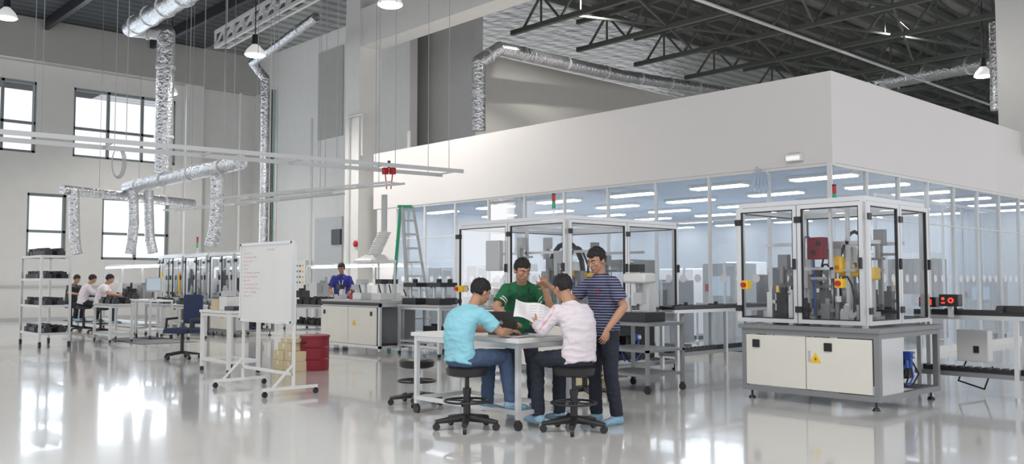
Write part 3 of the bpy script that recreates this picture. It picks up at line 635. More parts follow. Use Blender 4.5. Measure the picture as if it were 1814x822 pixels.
def person(label,loc,rz,J,shirt,pants,shoes='cover',vox=.0058,long=False,hair=1.0,skin='skin'):
    t=thing('person',label,'person',(loc[0],loc[1],0),rz)
    pel=V(J['pel']); nk=V(J['nk']); hd=V(J['hd'])
    side=V((1,0,0)); up=(nk-pel).normalized(); fw=up.cross(side).normalized(); side=fw.cross(up)
    bend=J.get('bend',.02); L_=(nk-pel).length
    def torso(mb,k,add,t0=-.14):
        rg=[]
        for tt,a,b in((t0,.158,.112),(0,.168,.12),(.3,.155,.108),(.55,.168,.115),(.78,.185,.116),(.9,.17,.1),(.98,.1,.07),(1.03,.06,.055)):
            c=pel+up*L_*tt-fw*bend*math.sin(PI*max(0,min(1,tt)))*1.5; rg.append((c,side*(a*k+add),fw*(b*k+add)))
        mb.loft(rg,24)
    SH={s:nk+side*.165*s-up*.07 for s in(1,-1)}; HP={s:pel+side*.088*s-V((0,0,.02)) for s in(1,-1)}
    E={1:V(J['er']),-1:V(J['el'])}; Wr={1:V(J['wr']),-1:V(J['wl'])}; Kn={1:V(J['kr']),-1:V(J['kl'])}; An={1:V(J['ar']),-1:V(J['al'])}
    fd=V(J['fd']).normalized(); hx=fd.cross(V(J.get('hup',(0,0,1)))).normalized(); hz=hx.cross(fd)
    HM=Matrix(((hx.x,fd.x,hz.x,hd.x),(hx.y,fd.y,hz.y,hd.y),(hx.z,fd.z,hz.z,hd.z),(0,0,0,1)))
    b=MB(); torso(b,.9,-.004)
    b.lim(nk-up*.05,hd-hz*.07-fd*.015,.056,.052)
    b.sph((0,-.012,.022),(.074,.094,.094),HM,20,12); b.sph((0,.022,-.04),(.059,.066,.078),HM,18,12); b.sph((0,.052,-.092),(.028,.03,.022),HM)
    b.sph((0,.07,.022),(.05,.022,.016),HM); b.sph((0,.093,-.018),(.012,.014,.024),HM,10,8); b.sph((0,.103,-.03),(.017,.014,.012),HM,10,8); b.sph((0,.082,-.062),(.026,.014,.014),HM,10,8)
    for s in(-1,1): b.sph((s*.076,-.008,-.012),(.011,.022,.034),HM,10,8); b.sph((s*.04,.062,-.022),(.024,.022,.02),HM,10,8)
    for s in(1,-1):
        b.lim(SH[s],E[s],.047,.04); b.lim(E[s],E[s].lerp(Wr[s],.35),.04,.041); b.lim(E[s].lerp(Wr[s],.35),Wr[s],.041,.026)
        hv=J.get('hr' if s==1 else 'hl',None); dd=(Wr[s]-E[s]).normalized()
        if hv is None: hv=(dd,-side*s,.3)
        hand(b,Wr[s],hv[0],hv[1],J.get('tr',1) if s==1 else J.get('tl',-1),hv[2])
        b.lim(HP[s],Kn[s],.078,.052); b.lim(Kn[s],Kn[s].lerp(An[s],.3),.052,.05); b.lim(Kn[s].lerp(An[s],.3),An[s],.05,.036)
        fo=V(J.get('fo',(0,1,0))).normalized(); b.lim(An[s]-V((0,0,.03)),An[s]+fo*.14-V((0,0,.05)),.036,.03)
    remesh(b,'body',skin,t,vox,2)
    c=MB(); torso(c,1.0,.014)
    for s in(1,-1):
        c.sph(SH[s],.068); e=SH[s].lerp(E[s],.72)
        if long: c.cyl(SH[s],E[s],.068,.058,16); c.sph(E[s],.058); c.cyl(E[s],E[s].lerp(Wr[s],.95),.058,.042,16)
        else: c.cyl(SH[s],e,.066,.068,16)
    c.loft([(nk-up*.04,side*.087,fw*.082),(nk+up*.02+fw*.004,side*.068,fw*.068)],18)
    remesh(c,'shirt',shirt,t,.0085,3,.009)
    c=MB(); c.sph(pel-V((0,0,.02)),(.158,.12,.115))
    c.loft([(pel-up*.05,side*.15,fw*.108),(pel+up*.05,side*.155,fw*.108)],20)
    for s in(1,-1):
        c.lim(HP[s],Kn[s],.094,.068); c.cyl(Kn[s],An[s],.067,.058,16)
    remesh(c,'trousers',pants,t,.0085,3,.008)
    for s in(1,-1):
        fo=V(J.get('fo',(0,1,0))).normalized(); a=An[s]; f=MB(); sd=V((fo.y,-fo.x,0))
        f.loft([(a-fo*.07-V((0,0,.045)),sd*.02,V((0,0,.02))),(a-fo*.05-V((0,0,.035)),sd*.04,V((0,0,.045))),(a-V((0,0,.03)),sd*.048,V((0,0,.05))),(a+fo*.08-V((0,0,.045)),sd*.052,V((0,0,.036))),(a+fo*.16-V((0,0,.052)),sd*.046,V((0,0,.027))),(a+fo*.195-V((0,0,.058)),sd*.022,V((0,0,.016)))],16)
        f.build('shoe',shoes,t)
    h=MB(); nu,nv=48,32; h.sph((0,-.014,.026),(.087,.107,.104),None,nu,nv)
    for i,v in enumerate(h.v):
        q=v.copy(); k=1+.07*noise.noise(q*45)+.06*noise.noise(q*110)
        face=min(1,max(0,(q.y-.012)/.03))*min(1,max(0,(.062+.02*noise.noise(q*30)-q.z)/.018))
        low=min(1,max(0,(-.045-.02*(1-hair)-q.z)/.02)); sdb=min(1,max(0,(.0-q.z)/.02))*min(1,max(0,(q.y+.03)/.02))
        k*=1-.28*max(face,low,sdb); v.x,v.y,v.z=q.x*k,q.y*k,q.z*k
    h.v=[HM@v for v in h.v]; h.build('hair','hair',t,ang=80)
    for s in(-1,1):
        e=MB().sph((s*.03,.0805,.004),(.0125,.008,.0065),HM,12,8).build('eye','eye',t)
        MB().sph((s*.03,.0865,.004),(.0058,.004,.0058),HM,10,6).build('iris','black',e)
        MB().loft([(HM@V((s*.015,.09,.022)),hz*.004,fd*.004),(HM@V((s*.03,.09,.027)),hz*.005,fd*.004),(HM@V((s*.048,.077,.022)),hz*.003,fd*.004)],8).build('eyebrow','hair',t)
    MB().sph((0,.093,-.062),(.023,.006,.0065),HM,14,8).build('mouth','lip',t)
    return t,dict(SH=SH,E=E,W=Wr,nk=nk,side=side,fw=fw,up=up,pel=pel)
P1,q=person('man in light blue shirt and jeans seated on a stool, writing at table',s1,R(-4),dict(pel=(0,-.07,.675),nk=(0,.05,1.13),hd=(0,.16,1.275),bend=.06,fd=(-.05,1,-.5),
  er=(.26,.2,.90),wr=(.1,.44,.895),el=(-.25,.2,.92),wl=(-.08,.42,.9),hr=((-.35,.9,.0),(0,0,-1),.45),hl=((.3,.9,0),(0,0,-1),.35),tr=-1,tl=1,
  kr=(.1,.37,.66),kl=(-.16,.38,.62),ar=(.16,.4,.24),al=(-.12,.33,.2),fo=(.3,1,-.1)),'cyan','jean')
P3,q3=person('man in white long sleeve shirt with red stripes, seated back to camera reading paper',s2,R(86),dict(pel=(0,-.06,.69),nk=(0,.06,1.16),hd=(0,.15,1.315),bend=.05,fd=(0.05,1,-.45),
  er=(.25,.17,.93),wr=(.13,.36,.99),el=(-.27,.13,.93),wl=(-.15,.36,.97),hr=((-.1,.9,.3),(-1,0,0),.7),hl=((.1,.9,.3),(1,0,0),.7),tr=1,tl=-1,
  kr=(.14,.36,.64),kl=(-.14,.36,.64),ar=(.12,.34,.12),al=(-.14,.34,.12)),'wshirt','djean',long=True)
for dx in(-.012,.012):
    a=q3['SH'][-1];b=q3['E'][-1]
    MB().path([a+V((-.045,dx,.05)),a+V((-.069,-.01+dx,0)),b+V((-.057,-.01+dx,0))],.005,6).build('sleeve_stripe','ink',P3)
s=fl(1070,750)
P4,q4=person('standing man in navy and white striped shirt and black jeans, one arm raised left',s,yaw(-.75,-.55),dict(pel=(0,0,.92),nk=(0,.03,1.42),hd=(0,.09,1.58),fd=(-.15,1,-.38),
  er=(.3,.16,1.18),wr=(.36,.38,1.32),el=(-.26,-.03,1.13),wl=(-.23,.16,.92),hr=((.2,.8,.35),(-.5,.3,-1),.35),hl=((0,.45,-.9),(1,0,0),.45),tr=-1,tl=1,
  kr=(.1,.03,.5),kl=(-.12,.02,.5),ar=(.11,0,.085),al=(-.14,-.04,.085)),'stripe','djean')
MB().sph((-.09,.155,1.27),(.018,.008,.014)).build('chest_emblem','red',P4)
s=at(923,600,9.6)
P2,q2=person('man in green shirt leaning behind the table with one hand raised',s,yaw(.12,-1),dict(pel=(0,-.1,.92),nk=(0,.14,1.34),hd=(.02,.26,1.49),bend=.03,fd=(-.3,1,-.4),
  er=(.29,.2,1.1),wr=(.13,.38,.95),el=(-.28,.28,1.08),wl=(-.2,.34,1.3),hr=((-.3,.9,-.1),(0,0,-1),.35),hl=((0.1,.15,1),(.4,.9,0),.25),tr=-1,tl=-1,
  kr=(.1,.03,.5),kl=(-.12,.02,.5),ar=(.11,0,.085),al=(-.14,-.03,.085)),'gshirt','djean')
for s_ in(1,-1):
    for k in(.5,.62):
        a=q2['SH'][s_].lerp(q2['E'][s_],k); d=(q2['E'][s_]-q2['SH'][s_]).normalized(); MB().cyl(a-d*.006,a+d*.006,.0715,n=20).build('sleeve_stripe','white',P2)
MB().path([q2['nk']+V((.07,.03,.0)),q2['nk']+V((.04,.12,-.12)),q2['nk']+V((.0,.135,-.3)),q2['nk']+V((-.04,.12,-.12)),q2['nk']+V((-.07,.03,.0))],.006,6).build('lanyard','dk',P2)
bc=fl(672,628)
s=on_y(604,600,bc.y+1.1+.42)
P5,q5=person('man in dark blue polo with lanyard standing behind the middle bench',s,yaw(.1,-1),dict(pel=(0,0,.97),nk=(0,.03,1.5),hd=(0,.08,1.66),fd=(.1,1,-.3),
  er=(.26,.06,1.18),wr=(.2,.2,1.1),el=(-.26,.04,1.18),wl=(-.2,.2,1.1),kr=(.1,.02,.5),kl=(-.1,.02,.5),ar=(.1,0,.085),al=(-.1,0,.085)),'bshirt','djean',vox=.008,skin='skin2')
MB().path([(.06,.1,1.48),(.02,.17,1.25),(0,.175,1.14),(-.02,.17,1.25),(-.06,.1,1.48)],.008,6).build('lanyard','white',P5)
MB().c(0,.18,1.11,.07,.008,.1).build('badge','white',P5)
seat=dict(pel=(0,-.04,.80),nk=(0,.1,1.26),hd=(0,.2,1.42),fd=(0,1,-.4),er=(.25,.2,1.04),wr=(.12,.4,1.0),el=(-.25,.2,1.04),wl=(-.12,.4,1.0),kr=(.1,.34,.72),kl=(-.1,.34,.72),ar=(.1,.3,.33),al=(-.1,.3,.33))
pbn=at(238,600,22)
for i,(px,y_,lb) in enumerate([(128,R(-70),'seated worker in dark top at the left bench, nearest the rack'),(150,R(-10),'worker in white seated second from the rack at the left bench'),(180,R(-25),'dark haired worker in white seated third from the rack at left bench')]):
    p=on_y(px,500,pbn.y-.12); person(lb,p,y_,seat,'wshirt' if i else 'dk','djean',vox=.014,long=(i==1))
    stool(['black stool under the worker nearest the rack','black stool under the second worker from the rack','black stool under the third worker from the rack'][i],p,.7)
sheet('paper_sheet','large white drawing sheet held by the seated man in white shirt',at(944,553,8.55),RT*1.0-UP*.25,UP*.65+FW*.75+RT*.1,.36,.25,'paper')
sheet('note_paper','white paper sheet lying on table under the writing hands of man in blue',(-6.3,5.85,TH+.006),(1,.2,0),(-.2,1,0),.28,.2,'paper',.003)
pn=tag(MB().cyl((0,0,.01),(.03,-.03,.13),.005).cyl((0,0,.01),(-.003,.003,0),.005,.001).build('pen','black'),'black pen in the right hand of the light blue shirt man','pen'); pn.location=(s1.x+.08,s1.y+.53,.855)
# ================= WHITEBOARD =================
wl=fl(424,684); wr_=fl(516,700); c=(wl+wr_)/2; Wb=1.33
t=thing('whiteboard','white mobile whiteboard with red handwriting on a castored stand','whiteboard',(c.x,c.y,0))
MB().c(0,0,1.36,Wb,.025,.96).build('board','white',t)
f=MB()
for z in(.87,1.85): f.c(0,0,z,Wb+.04,.045,.035)
for x in(-1,1): f.c(x*(Wb/2+.005),0,1.36,.035,.045,1.0)
f.build('board_frame','alu',t)
for x in(-1,1):
    MB().c(x*(Wb/2-.0),.035,.95,.03,.03,1.75).build('post','white',t)
    l=MB().c(x*(Wb/2),.0,.09,.04,.72,.035).bar((x*Wb/2,-.24,.1),(x*Wb/2,.02,.36),.025).build('foot_bar','white',t)
    for y in(-.34,.34): MB().cyl((x*Wb/2-.015,y,.033),(x*Wb/2+.015,y,.033),.033,n=14).c(x*Wb/2,y,.068,.03,.03,.03).build('caster','black',l)
MB().c(0,.035,.25,Wb,.03,.035).build('crossbar','white',t); MB().c(0,-.04,.86,Wb*.7,.07,.015).build('pen_tray','white',t)
f=MB(); rnd=random.Random(4)
for r_ in range(13):
    z=1.78-r_*.05; x=-.58; n=rnd.randint(3,8) if r_ else 1
    for k in range(n):
        w_=rnd.uniform(.015,.05); pts=[V((x+w_*j/4,-.0145,z+rnd.uniform(-.011,.011))) for j in range(5)]; f.path(pts,.0017,4); x+=w_+.02
for k in range(4): f.path([V((.05+.05*k+.01*j,-.0145,1.77+rnd.uniform(-.012,.012))) for j in range(4)],.0025,4)
f.build('handwriting','ink',t)
# ================= MID LEFT =================
def bench(name,label,x0,x1,y0,y1,h,m='white',top='white',shelf=None,cat='bench',wheels=False,group=None):
    t=thing(name,label,cat,((x0+x1)/2,(y0+y1)/2,0)); W=x1-x0;D=y1-y0
    MB().c(0,0,h-.02,W,D,.04).build('top',top,t,bev=.004); 
    for sx in(-1,1):
        for sy in(-1,1):
            x=sx*(W/2-.04);y=sy*(D/2-.04); l=MB().c(x,y,h/2+.02,.05,.05,h-.08).build('leg',m,t)
            if wheels: MB().cyl((x,y-.015,.04),(x,y+.015,.04),.04,n=12).build('caster','black',l)
            else: MB().cyl((x,y,0),(x,y,.06),.03).build('foot','black',l)
    for nm,z in(('lower_frame',.17),('upper_frame',h-.07)):
        f=MB()
        for sy in(-1,1): f.c(0,sy*(D/2-.04),z,W-.05,.035,.04)
        for sx in(-1,1): f.c(sx*(W/2-.04),0,z,.035,D-.06,.04)
        f.build(nm,m,t)
    for z in (shelf or []): MB().c(0,0,z,W-.06,D-.06,.03).build('shelf',top,t)
    return t
c=fl(402,664)
bench('packing_table','tall narrow white table beside the whiteboard',c.x-1.0,c.x,c.y,c.y+.55,.93)
for i,(dx,dy,w_,h_,m,lb) in enumerate([(-.85,.25,.2,.16,'kraft','tan box on the left end of the tall white table'),(-.6,.3,.26,.2,'white','white stacked box in middle of tall white table'),(-.62,.3,.2,.08,'lgrey','grey small box on top of the white box on tall table'),(-.25,.25,.3,.06,'dk','flat dark tray on right end of the tall white table')]):
    o=MB().c(0,0,h_/2,w_,w_*.8,h_).c(0,0,h_+.002,w_*.3,w_*.82,.006).build('parts_box' if i<3 else 'parts_tray',m,bev=.002); tag(o,lb,'box' if i<3 else 'tray'); o.location=(c.x+dx,c.y+dy,.93+(.206 if i==2 else 0))
p=fl(322,636); t=thing('office_chair','dark blue office chair with armrests behind the tall white table','office chair',(p.x,p.y,0),R(200))
MB().c(0,0,.5,.48,.46,.09).build('seat','chair',t,bev=.035); MB().c(0,-.24,.87,.44,.08,.52).build('backrest','chair',t,bev=.035); MB().c(0,-.24,.58,.06,.03,.2).build('back_bar','black',t)
MB().cyl((0,0,.1),(0,0,.46),.03).build('gas_column','black',t)
for sx in(-1,1): MB().path([(sx*.24,.1,.47),(sx*.3,.1,.52),(sx*.3,.08,.7),(sx*.29,-.15,.71)],.022).build('armrest','black',t)
for k in range(5):
    a=2*PI*k/5+.3;cc_,ss=math.cos(a),math.sin(a); l=MB().loft([((0,0,.12),V((-ss,cc_,0))*.03,V((0,0,.03))),((.3*cc_,.3*ss,.08),V((-ss,cc_,0))*.02,V((0,0,.016)))],8).build('leg','black',t)
    MB().sph((.3*cc_,.3*ss,.035),.035).build('caster','black',l)
p=fl(552,657); t=thing('trash_bin','round dark red metal bin with lid standing on the floor','bin',(p.x-.12,p.y+.12,0))
MB().loft([((0,0,z),V((q_,0,0)),V((0,q_,0))) for z,q_ in((0.0,.215),(.02,.22),(.16,.22),(.175,.232),(.19,.22),(.34,.22),(.355,.232),(.37,.22),(.5,.22))],28).build('body','bin',t,ang=20)
MB().loft([((0,0,z),V((q_,0,0)),V((0,q_,0))) for z,q_ in((.5,.232),(.535,.232),(.545,.2),(.55,.1))],28).build('lid','bin',t)
MB().path([(.1,-.2,.44),(.03,-.245,.42),(-.05,-.23,.44)],.008).build('handle','dk',t)
p=fl(505,656)
lb=['kraft box bottom left of the stack beside red bin','kraft box bottom right of the stack beside red bin','kraft box in second row left of stack by bin','kraft box in second row right of stack by bin','kraft box on third row of stack by bin','flat kraft box topmost on the stack by bin']
for i,(dx,dy,z,w_,h_) in enumerate([(-.17,.1,0,.32,.15),(.17,.1,0,.32,.15),(-.16,.1,.151,.31,.15),(.17,.12,.151,.31,.15),(-.02,.12,.302,.36,.12),(.03,.13,.423,.33,.07)]):
    o=MB().c(0,0,h_/2,w_,.28,h_).build('cardboard_box','kraft',bev=.006); o.location=(p.x+dx,p.y+dy,z); tag(o,lb[i],'box',None)
    MB().c(0,0,h_,w_*1.002,.04,.002).c(0,-.1405,h_-.04,.04,.003,.06).build('tape','cream',o)
def casting(loc,label,group,s=1):
    f=MB().c(0,0,.05*s,.2*s,.14*s,.1*s).cyl((-.04*s,0,.1*s),(-.04*s,0,.16*s),.04*s,n=12).c(.06*s,0,.12*s,.06*s,.08*s,.05*s).cyl((-.1*s,0,.05*s),(-.13*s,0,.05*s),.035*s,n=10)
    o=f.build('motor_casting','dk'); o.location=loc; tag(o,label,'machine part',group); return o
def row(proto,x0,x1,n,y,z,lab,grp):
    for i in range(n):
        o=proto.copy(); COL.objects.link(o); o.location=(x0+(x1-x0)*(i+.5)/n,y+random.uniform(-.03,.03),z); o.rotation_euler=(0,0,random.uniform(-.3,.3)); o['label']=lab; o['group']=grp
def parts(x0,x1,n,ys_,z,lab,grp,s=1):
    pr=casting((x0,ys_[0],z),lab,grp,s); st=(x1-x0)/n
    for j,y in enumerate(ys_):
        row(pr,x0+(st*.6 if j==0 else 0),x1,n-(1 if j==0 else 0),y,z,lab,grp)
rp=fl(68,617); W,D=1.45,.6
t=thing('rack_trolley','tall aluminium four shelf trolley loaded with black parts at far left','trolley',(rp.x-W/2,rp.y+D/2,0))
for sx in(-1,1):
    for sy in(-1,1):
        x=sx*(W/2-.02);y=sy*(D/2-.02); l=MB().c(x,y,1.0,.045,.045,1.8).build('post','alu',t); MB().cyl((x,y-.02,.05),(x,y+.02,.05),.05,n=14).c(x,y,.1,.05,.05,.04).build('caster','black',l)
for i,z in enumerate((.28,.85,1.4,1.88)):
    f=MB().c(0,0,z,W-.05,D-.05,.02); f.c(0,-D/2+.02,z,W-.06,.035,.05).c(0,D/2-.02,z,W-.06,.035,.05).c(W/2-.02,0,z,.035,D-.06,.05).c(-W/2+.02,0,z,.035,D-.06,.05); f.build('shelf','alu',t)
    nm=['bottom','second','third','top'][i]; tx,ty=t.location.x,t.location.y
    parts(tx-W*.42,tx+W*.46,7,[ty-.14,ty+.13],z+.012,'black cast metal part on the %s shelf of the tall rack trolley'%nm,'black parts on the %s shelf of the rack trolley'%nm,1.05)
cp2=fl(192,608); bench('parts_cart','low aluminium parts cart right of the tall rack',cp2.x-1.1,cp2.x,cp2.y,cp2.y+.55,.86,'alu','lgrey',[.2],'cart',True)
parts(cp2.x-1.02,cp2.x-.05,6,[cp2.y+.2,cp2.y+.42],.86,'black cast metal part on top of the low parts cart','black parts on the low parts cart',.9)
p=pbn+V((-.85,0,0))
def overhead(bt,W,light=True):
    f=MB()
    for x in(-W/2,-W/6,W/6,W/2): f.c(x,.35,1.35,.045,.045,.9)
    f.c(0,.35,1.8,W,.045,.045).c(0,.35,1.3,W,.03,.03).c(0,0,1.8,.045,.7,.045); f.build('overhead_frame','alu',bt)
    MB().c(0,.35,1.1,W*.94,.02,.36).build('back_board','lgrey',bt)
    if light: MB().c(0,.3,1.75,W*.85,.1,.04).build('task_light','panel',bt)
bt=bench('assembly_bench','long white topped assembly bench where the workers sit at left',p.x-4.6,p.x,p.y+.3,p.y+1.1,.9,'alu','white',[.25]); overhead(bt,4.5)
parts(p.x-4.4,p.x-.2,10,[p.y+.5],.9,'black cast metal part along the front of the long assembly bench','black parts on the long assembly bench',1.0)
b_=bench('assembly_bench','second aluminium bench with overhead frame close to the left wall',p.x-6.7,p.x-.7,p.y+3.6,p.y+4.4,.9,'alu','white',[.25]); overhead(b_,5.9)
b_=bench('assembly_bench','white topped bench with overhead frame behind the glazed test cells',p.x+.1,p.x+5.3,p.y+4.4,p.y+5.2,.9,'alu','white',[.3]); overhead(b_,5.1,True)
it=['dark instrument at far left of the long assembly bench','light grey instrument second on the long assembly bench','grey instrument third on the long assembly bench','white instrument at the right end of the long assembly bench',
'dark instrument at left end of the bench by the left wall','white instrument second on the bench by the left wall','dark instrument third on the bench by the left wall','grey instrument at the right end of the bench by the left wall',
'dark instrument left on the bench behind the test cells','white instrument middle on the bench behind the test cells','grey instrument right on the bench behind the test cells','dark instrument rightmost on the bench behind the test cells']
for i,lb_ in enumerate(it):
    g=i//4; k=i%4; h_=[.2,.36,.26,.42][(i*3)%4]
    o=MB().c(0,0,h_/2,.36,.24,h_).c(0,-.125,h_*.6,.2,.02,h_*.4).cyl((.1,0,h_),(.1,0,h_+.16),.03).c(-.08,0,h_+.03,.12,.1,.06).build('bench_instrument',['dk','white','dk','grey'][(i+g)%4]); tag(o,lb_,'instrument')
    o.location=(p.x+(-4.1,-6.1,.6)[g]+k*(1.1,1.4,1.15)[g],p.y+(.85,3.95,4.75)[g],.9)
mp=fl(272,600)
cart('wheeled monitor trolley with grey top in front of the glazed cells',mp,.9,.55,.92,'alu','monitor_trolley')
t=thing('monitor','flat grey framed monitor standing on the wheeled trolley','monitor',(mp.x+.05,mp.y,.92),R(25))
MB().c(0,0,.01,.24,.18,.02).build('base','lgrey',t); MB().c(0,0,.13,.05,.04,.24).build('stand','lgrey',t); MB().c(0,-.03,.36,.48,.05,.34).build('housing','lgrey',t,bev=.01); MB().c(0,-.058,.37,.42,.006,.28).build('screen','screen',t)
cx0=fl(322,588)
for i,lb_ in enumerate(['first glazed aluminium test cell from left, behind the monitor trolley','second glazed aluminium test cell from left, with yellow light curtains','third glazed aluminium test cell from left, behind the blue chair','rightmost glazed aluminium test cell behind the whiteboard']):
    cr_=V((cx0.x+(i-1)*1.53,cx0.y+(.5 if i==0 else 0),0)); t=machine('test_cell',lb_,cr_,1.35,1.1,.85,2.1,2,2,20+i,.0,False)
    for dx in(-.62,.62): MB().c(dx,-.62,1.3,.035,.035,.6).build('light_curtain','yel' if i==1 else 'alu',t)
    MB().box(-.55,.55,-.3,.3,1.98,2.03).build('task_light','panel',t)
    MB().c(.2,.2,1.4,.3,.25,.5).c(.2,.05,1.5,.2,.08,.2).build('test_unit','lgrey' if i%2 else 'dk',t)
    MB().c(-.3,.1,1.25,.3,.3,.4).cyl((-.3,.1,1.45),(-.3,.1,1.7),.04).build('test_unit','dk' if i%2 else 'white',t)
for i,lb_ in enumerate(['aluminium parts stand in front of the third test cell','aluminium parts stand in front of the rightmost test cell']):
    x=cx0.x+1.1+i*1.6; y=cx0.y-.95; bench('parts_bench',lb_,x-.6,x+.5,y-.25,y+.25,.8,'alu','lgrey',[.4])
    parts(x-.5,x+.45,5,[y],.8,'black metal part on the '+['left','right'][i]+' parts stand in front of the test cells','black parts on the '+['left','right'][i]+' parts stand',1.0)
tower('red signal tower on the glazed test cells at left',V((cx0.x+.85,cx0.y+.02,2.1)),.4)
q_=fl(575,602)
bench('parts_bench','low aluminium table with black parts left of the middle bench',q_.x-1.5,q_.x,q_.y,q_.y+.7,.8,'alu','grey',[.3])
parts(q_.x-1.4,q_.x,5,[q_.y+.2,q_.y+.5],.8,'black cast metal part on the low aluminium table near the bin','black parts on the low aluminium table',1.2)
parts(q_.x-1.4,q_.x,5,[q_.y+.2],.315,'black cast metal part on the under shelf of the low aluminium table','black parts under the low aluminium table',1.1)
fm_=tag(MB().box(-1.3,1.3,-.6,.6,0,.012).box(-1.34,1.34,-.64,.64,0,.006).build('floor_mat','mesh'),'grey rectangular anti fatigue mat on the floor before the test cells','floor mat'); fm_.location=fl(262,603)
# ================= MIDDLE BENCH with hood =================
W,D,h=2.1,1.1,1.0
t=thing('test_bench','long white cabinet test bench with warning sign in front of the man in blue','bench',(bc.x-W/2,bc.y+D/2,0))
MB().box(-W/2,W/2,-D/2,D/2,h-.05,h).build('top','lgrey',t,bev=.004)
f=MB()
for sx in(-1,1):
    for sy in(-1,1): f.c(sx*(W/2-.025),sy*(D/2-.025),h/2,.05,.05,h-.1)
f.box(-W/2,W/2,-D/2,-D/2+.05,.1,.15).box(W/2-.05,W/2,-D/2,D/2,.1,.15).box(-W/2,W/2,-D/2,-D/2+.05,h-.12,h-.05).box(W/2-.05,W/2,-D/2,D/2,h-.12,h-.05).box(W/2-.03,W/2,-.02,.02,.1,h); f.build('frame','alu',t)
for i in range(2):
    a=-W/2+.06+i*.98; d_=MB().box(a,a+.96,-D/2-.01,-D/2+.01,.16,h-.13).build('cabinet_door','cream',t); MB().c(a+.1+.7*i,-D/2-.02,h-.25,.05,.02,.08).build('lock','black',d_)
bolt_sign(t,.2,-D/2-.012,.55,.08)
MB().box(-W/2+.05,W/2-.3,-D/2+.1,D/2-.05,.15,.85).build('inner_box','grey',t)
MB().box(W/2-.25,W/2-.03,-.5,.5,.15,.18).build('side_shelf','dk',t)
MB().box(-W/2,W/2,-D/2-.02,-D/2,h-.1,h-.04).build('edge_strip','black',t)
bench('parts_bench','aluminium side table with black fixtures joined right of the test bench',bc.x+.05,bc.x+1.35,bc.y+.35,bc.y+1.5,.93,'alu','lgrey',[.25])
bench('parts_bench','aluminium back table with instruments behind the side table',bc.x-.2,bc.x+1.6,bc.y+1.75,bc.y+2.5,.93,'alu','lgrey',[.25])
for i,(dx,dy,z,lb_) in enumerate([(.3,.6,.93,'left black fixture with round posts on the side table'),(.9,.7,.93,'right black fixture with round posts on the side table'),(.6,1.2,.93,'rear black fixture with round posts on the side table'),(.3,2.1,.93,'left black fixture on the back table behind the side table'),(1.1,2.1,.93,'right black fixture on the back table behind the side table')]):
    t=thing('fixture_block',lb_,'fixture',(bc.x+dx,bc.y+dy,z))
    MB().c(0,0,.06,.42,.3,.12).build('base','dk',t)
    for sx in(-1,1): MB().cyl((sx*.14,0,.12),(sx*.14,0,.34),.03).build('guide_post','alu',t)
    MB().c(0,0,.37,.4,.26,.08).cyl((0,0,.4),(0,0,.48),.05).build('top_plate','black',t)
for i,(dx,dy,m,lb_) in enumerate([(-1.85,.3,'lgrey','grey instrument at left end of the white test bench'),(-1.05,.3,'alu','silver clamping device in the middle of the white test bench'),(-.45,.35,'white','white instrument at right end of the white test bench'),(-1.45,.4,'red','small red device on left part of white test bench'),(-.75,.8,'white','white device at the back of white test bench under the hood'),(-.15,.75,'alu','silver device at the back right corner of white test bench')]):
    t=thing('bench_device',lb_,'instrument',(bc.x+dx,bc.y+dy,1.0)); k_=.7 if i in(0,3,5) else 1; MB().c(0,0,.07*k_,.3*k_,.26*k_,.14*k_).build('base',m,t,bev=.01); MB().c(0,.06,.24*k_,.07,.07,.22*k_).build('column','alu',t); MB().c(0,0,.36*k_,.2*k_,.16*k_,.09).build('head','lgrey' if i%2 else 'dk',t); MB().cyl((.1*k_,-.08,.1*k_),(.13*k_,-.16,.3*k_),.012).build('lever','black',t)
hp=at(664,466,17.6)
t=thing('fume_hood','white pyramid extraction hood above the white test bench','fume hood',(hp.x,hp.y,hp.z))
MB().loft([((0,0,0),V((.3,.3,0)),V((-.3,.3,0))),((0,0,.05),V((.3,.3,0)),V((-.3,.3,0))),((0,0,.17),V((.12,.12,0)),V((-.12,.12,0)))],4).build('canopy','white',t)
f=MB(); ofs=lambda k:(.02*k*RT.x,.02*k*RT.y)
for k in range(10):
    f.cyl((*ofs(k),.17+.045*k),(*ofs(k),.195+.045*k),.12,.14,18).cyl((*ofs(k),.195+.045*k),(*ofs(k),.215+.045*k),.14,.12,18)
f.build('flexible_hose','white',t,ang=20); MB().cyl((.18*RT.x,.18*RT.y,.6),(.18*RT.x,.18*RT.y,1.35),.06,n=16).build('extraction_pipe','lgrey',t)
for sx in(-1,1): MB().c(sx*.28,.28,-(hp.z-1.0)/2,.03,.03,hp.z-1.0).build('support_post','alu',t)
tc_=tag(MB().c(0,0,.13,.35,.3,.26).c(0,0,.28,.2,.04,.04).build('tool_case','black'),'black case on the lower shelf of the side table','case'); tc_.location=(bc.x+.6,bc.y+.85,.265)
lp=at(714,600,18.9); zt_=H+(497-366)/1583*18.9
t=thing('step_ladder','tall green and silver A frame step ladder behind the middle bench','ladder',(lp.x,lp.y,0),AZ)
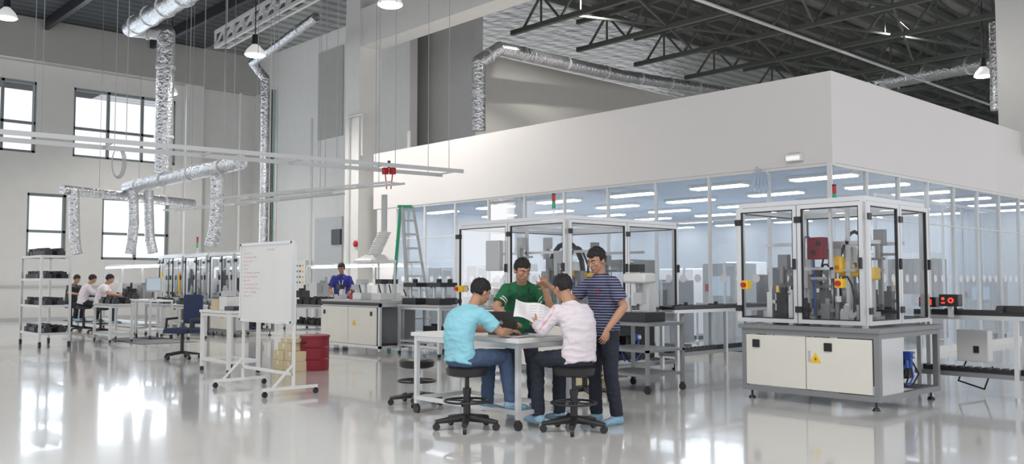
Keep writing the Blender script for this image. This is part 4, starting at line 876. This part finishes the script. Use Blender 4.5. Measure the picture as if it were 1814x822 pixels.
for s_ in(-1,1):
    MB().bar((-.3,-.16*s_,0.0),(-.07,-.1*s_,zt_),.035).build('rear_rail','green',t)
    MB().bar((.42+.24*s_,s_*.2,0),(.08+.1*s_,s_*.1,zt_),.055).build('front_rail','lgrey',t)
for k in range(9):
    q_=(k+1)/10; MB().c(.42-.34*q_,0,zt_*q_,.48-.28*q_,.4-.2*q_,.035).build('step','lgrey',t)
MB().c(0.03,0,zt_,.3,.26,.05).build('top_cap','green',t)
for k in range(3): MB().bar((-.25+.05*k,-.15+.02*k,zt_*(k+1)/4),(-.25+.05*k,.15-.02*k,zt_*(k+1)/4),.03).build('rear_brace','alu',t)
# ================= LIGHT =================
w=bpy.data.worlds.new('world'); SC.world=w; w.use_nodes=True
nt=w.node_tree; bg=nt.nodes['Background']; bg.inputs[0].default_value=(.96,.975,1,1); bg.inputs[1].default_value=1.25
def area(loc,rot,sx,sy,e,col=(1,1,1)):
    l=bpy.data.lights.new('area','AREA'); l.shape='RECTANGLE'; l.size=sx; l.size_y=sy; l.energy=e; l.color=col
    o=bpy.data.objects.new('area_light',l); COL.objects.link(o); o.location=loc; o.rotation_euler=rot; return o
def bay(loc,e,r=.08,sz=150):  # added fill spot without fixture, lights roof and wall by bounce
    l=bpy.data.lights.new('bay','SPOT'); l.energy=e; l.spot_size=R(sz); l.shadow_soft_size=r; l.spot_blend=.6; l.color=(1,.97,.93)
    o=bpy.data.objects.new('fill_spot',l); COL.objects.link(o); o.location=loc
for o in ops: area((AL+.1,(o[0]+o[1])/2,(o[2]+o[3])/2),(0,R(-90),0),o[3]-o[2],o[1]-o[0],45,(.75,.87,1))
area((-4,0,9.8),(0,0,0),8,8,850,(1,.975,.94))  # added overhead fill, out of view, no fixture
for l_ in((-17,19,9.6),(-12,20,9.6),(-12,28,9.6),(-16,36,9.6),(-4,30,9.6)): bay(l_,700)
area(((x_l+AC)/2,BC+5,ZS-.12),(0,0,0),8,7,360,(.94,.97,1))  # extra light added to brighten the clean room interior
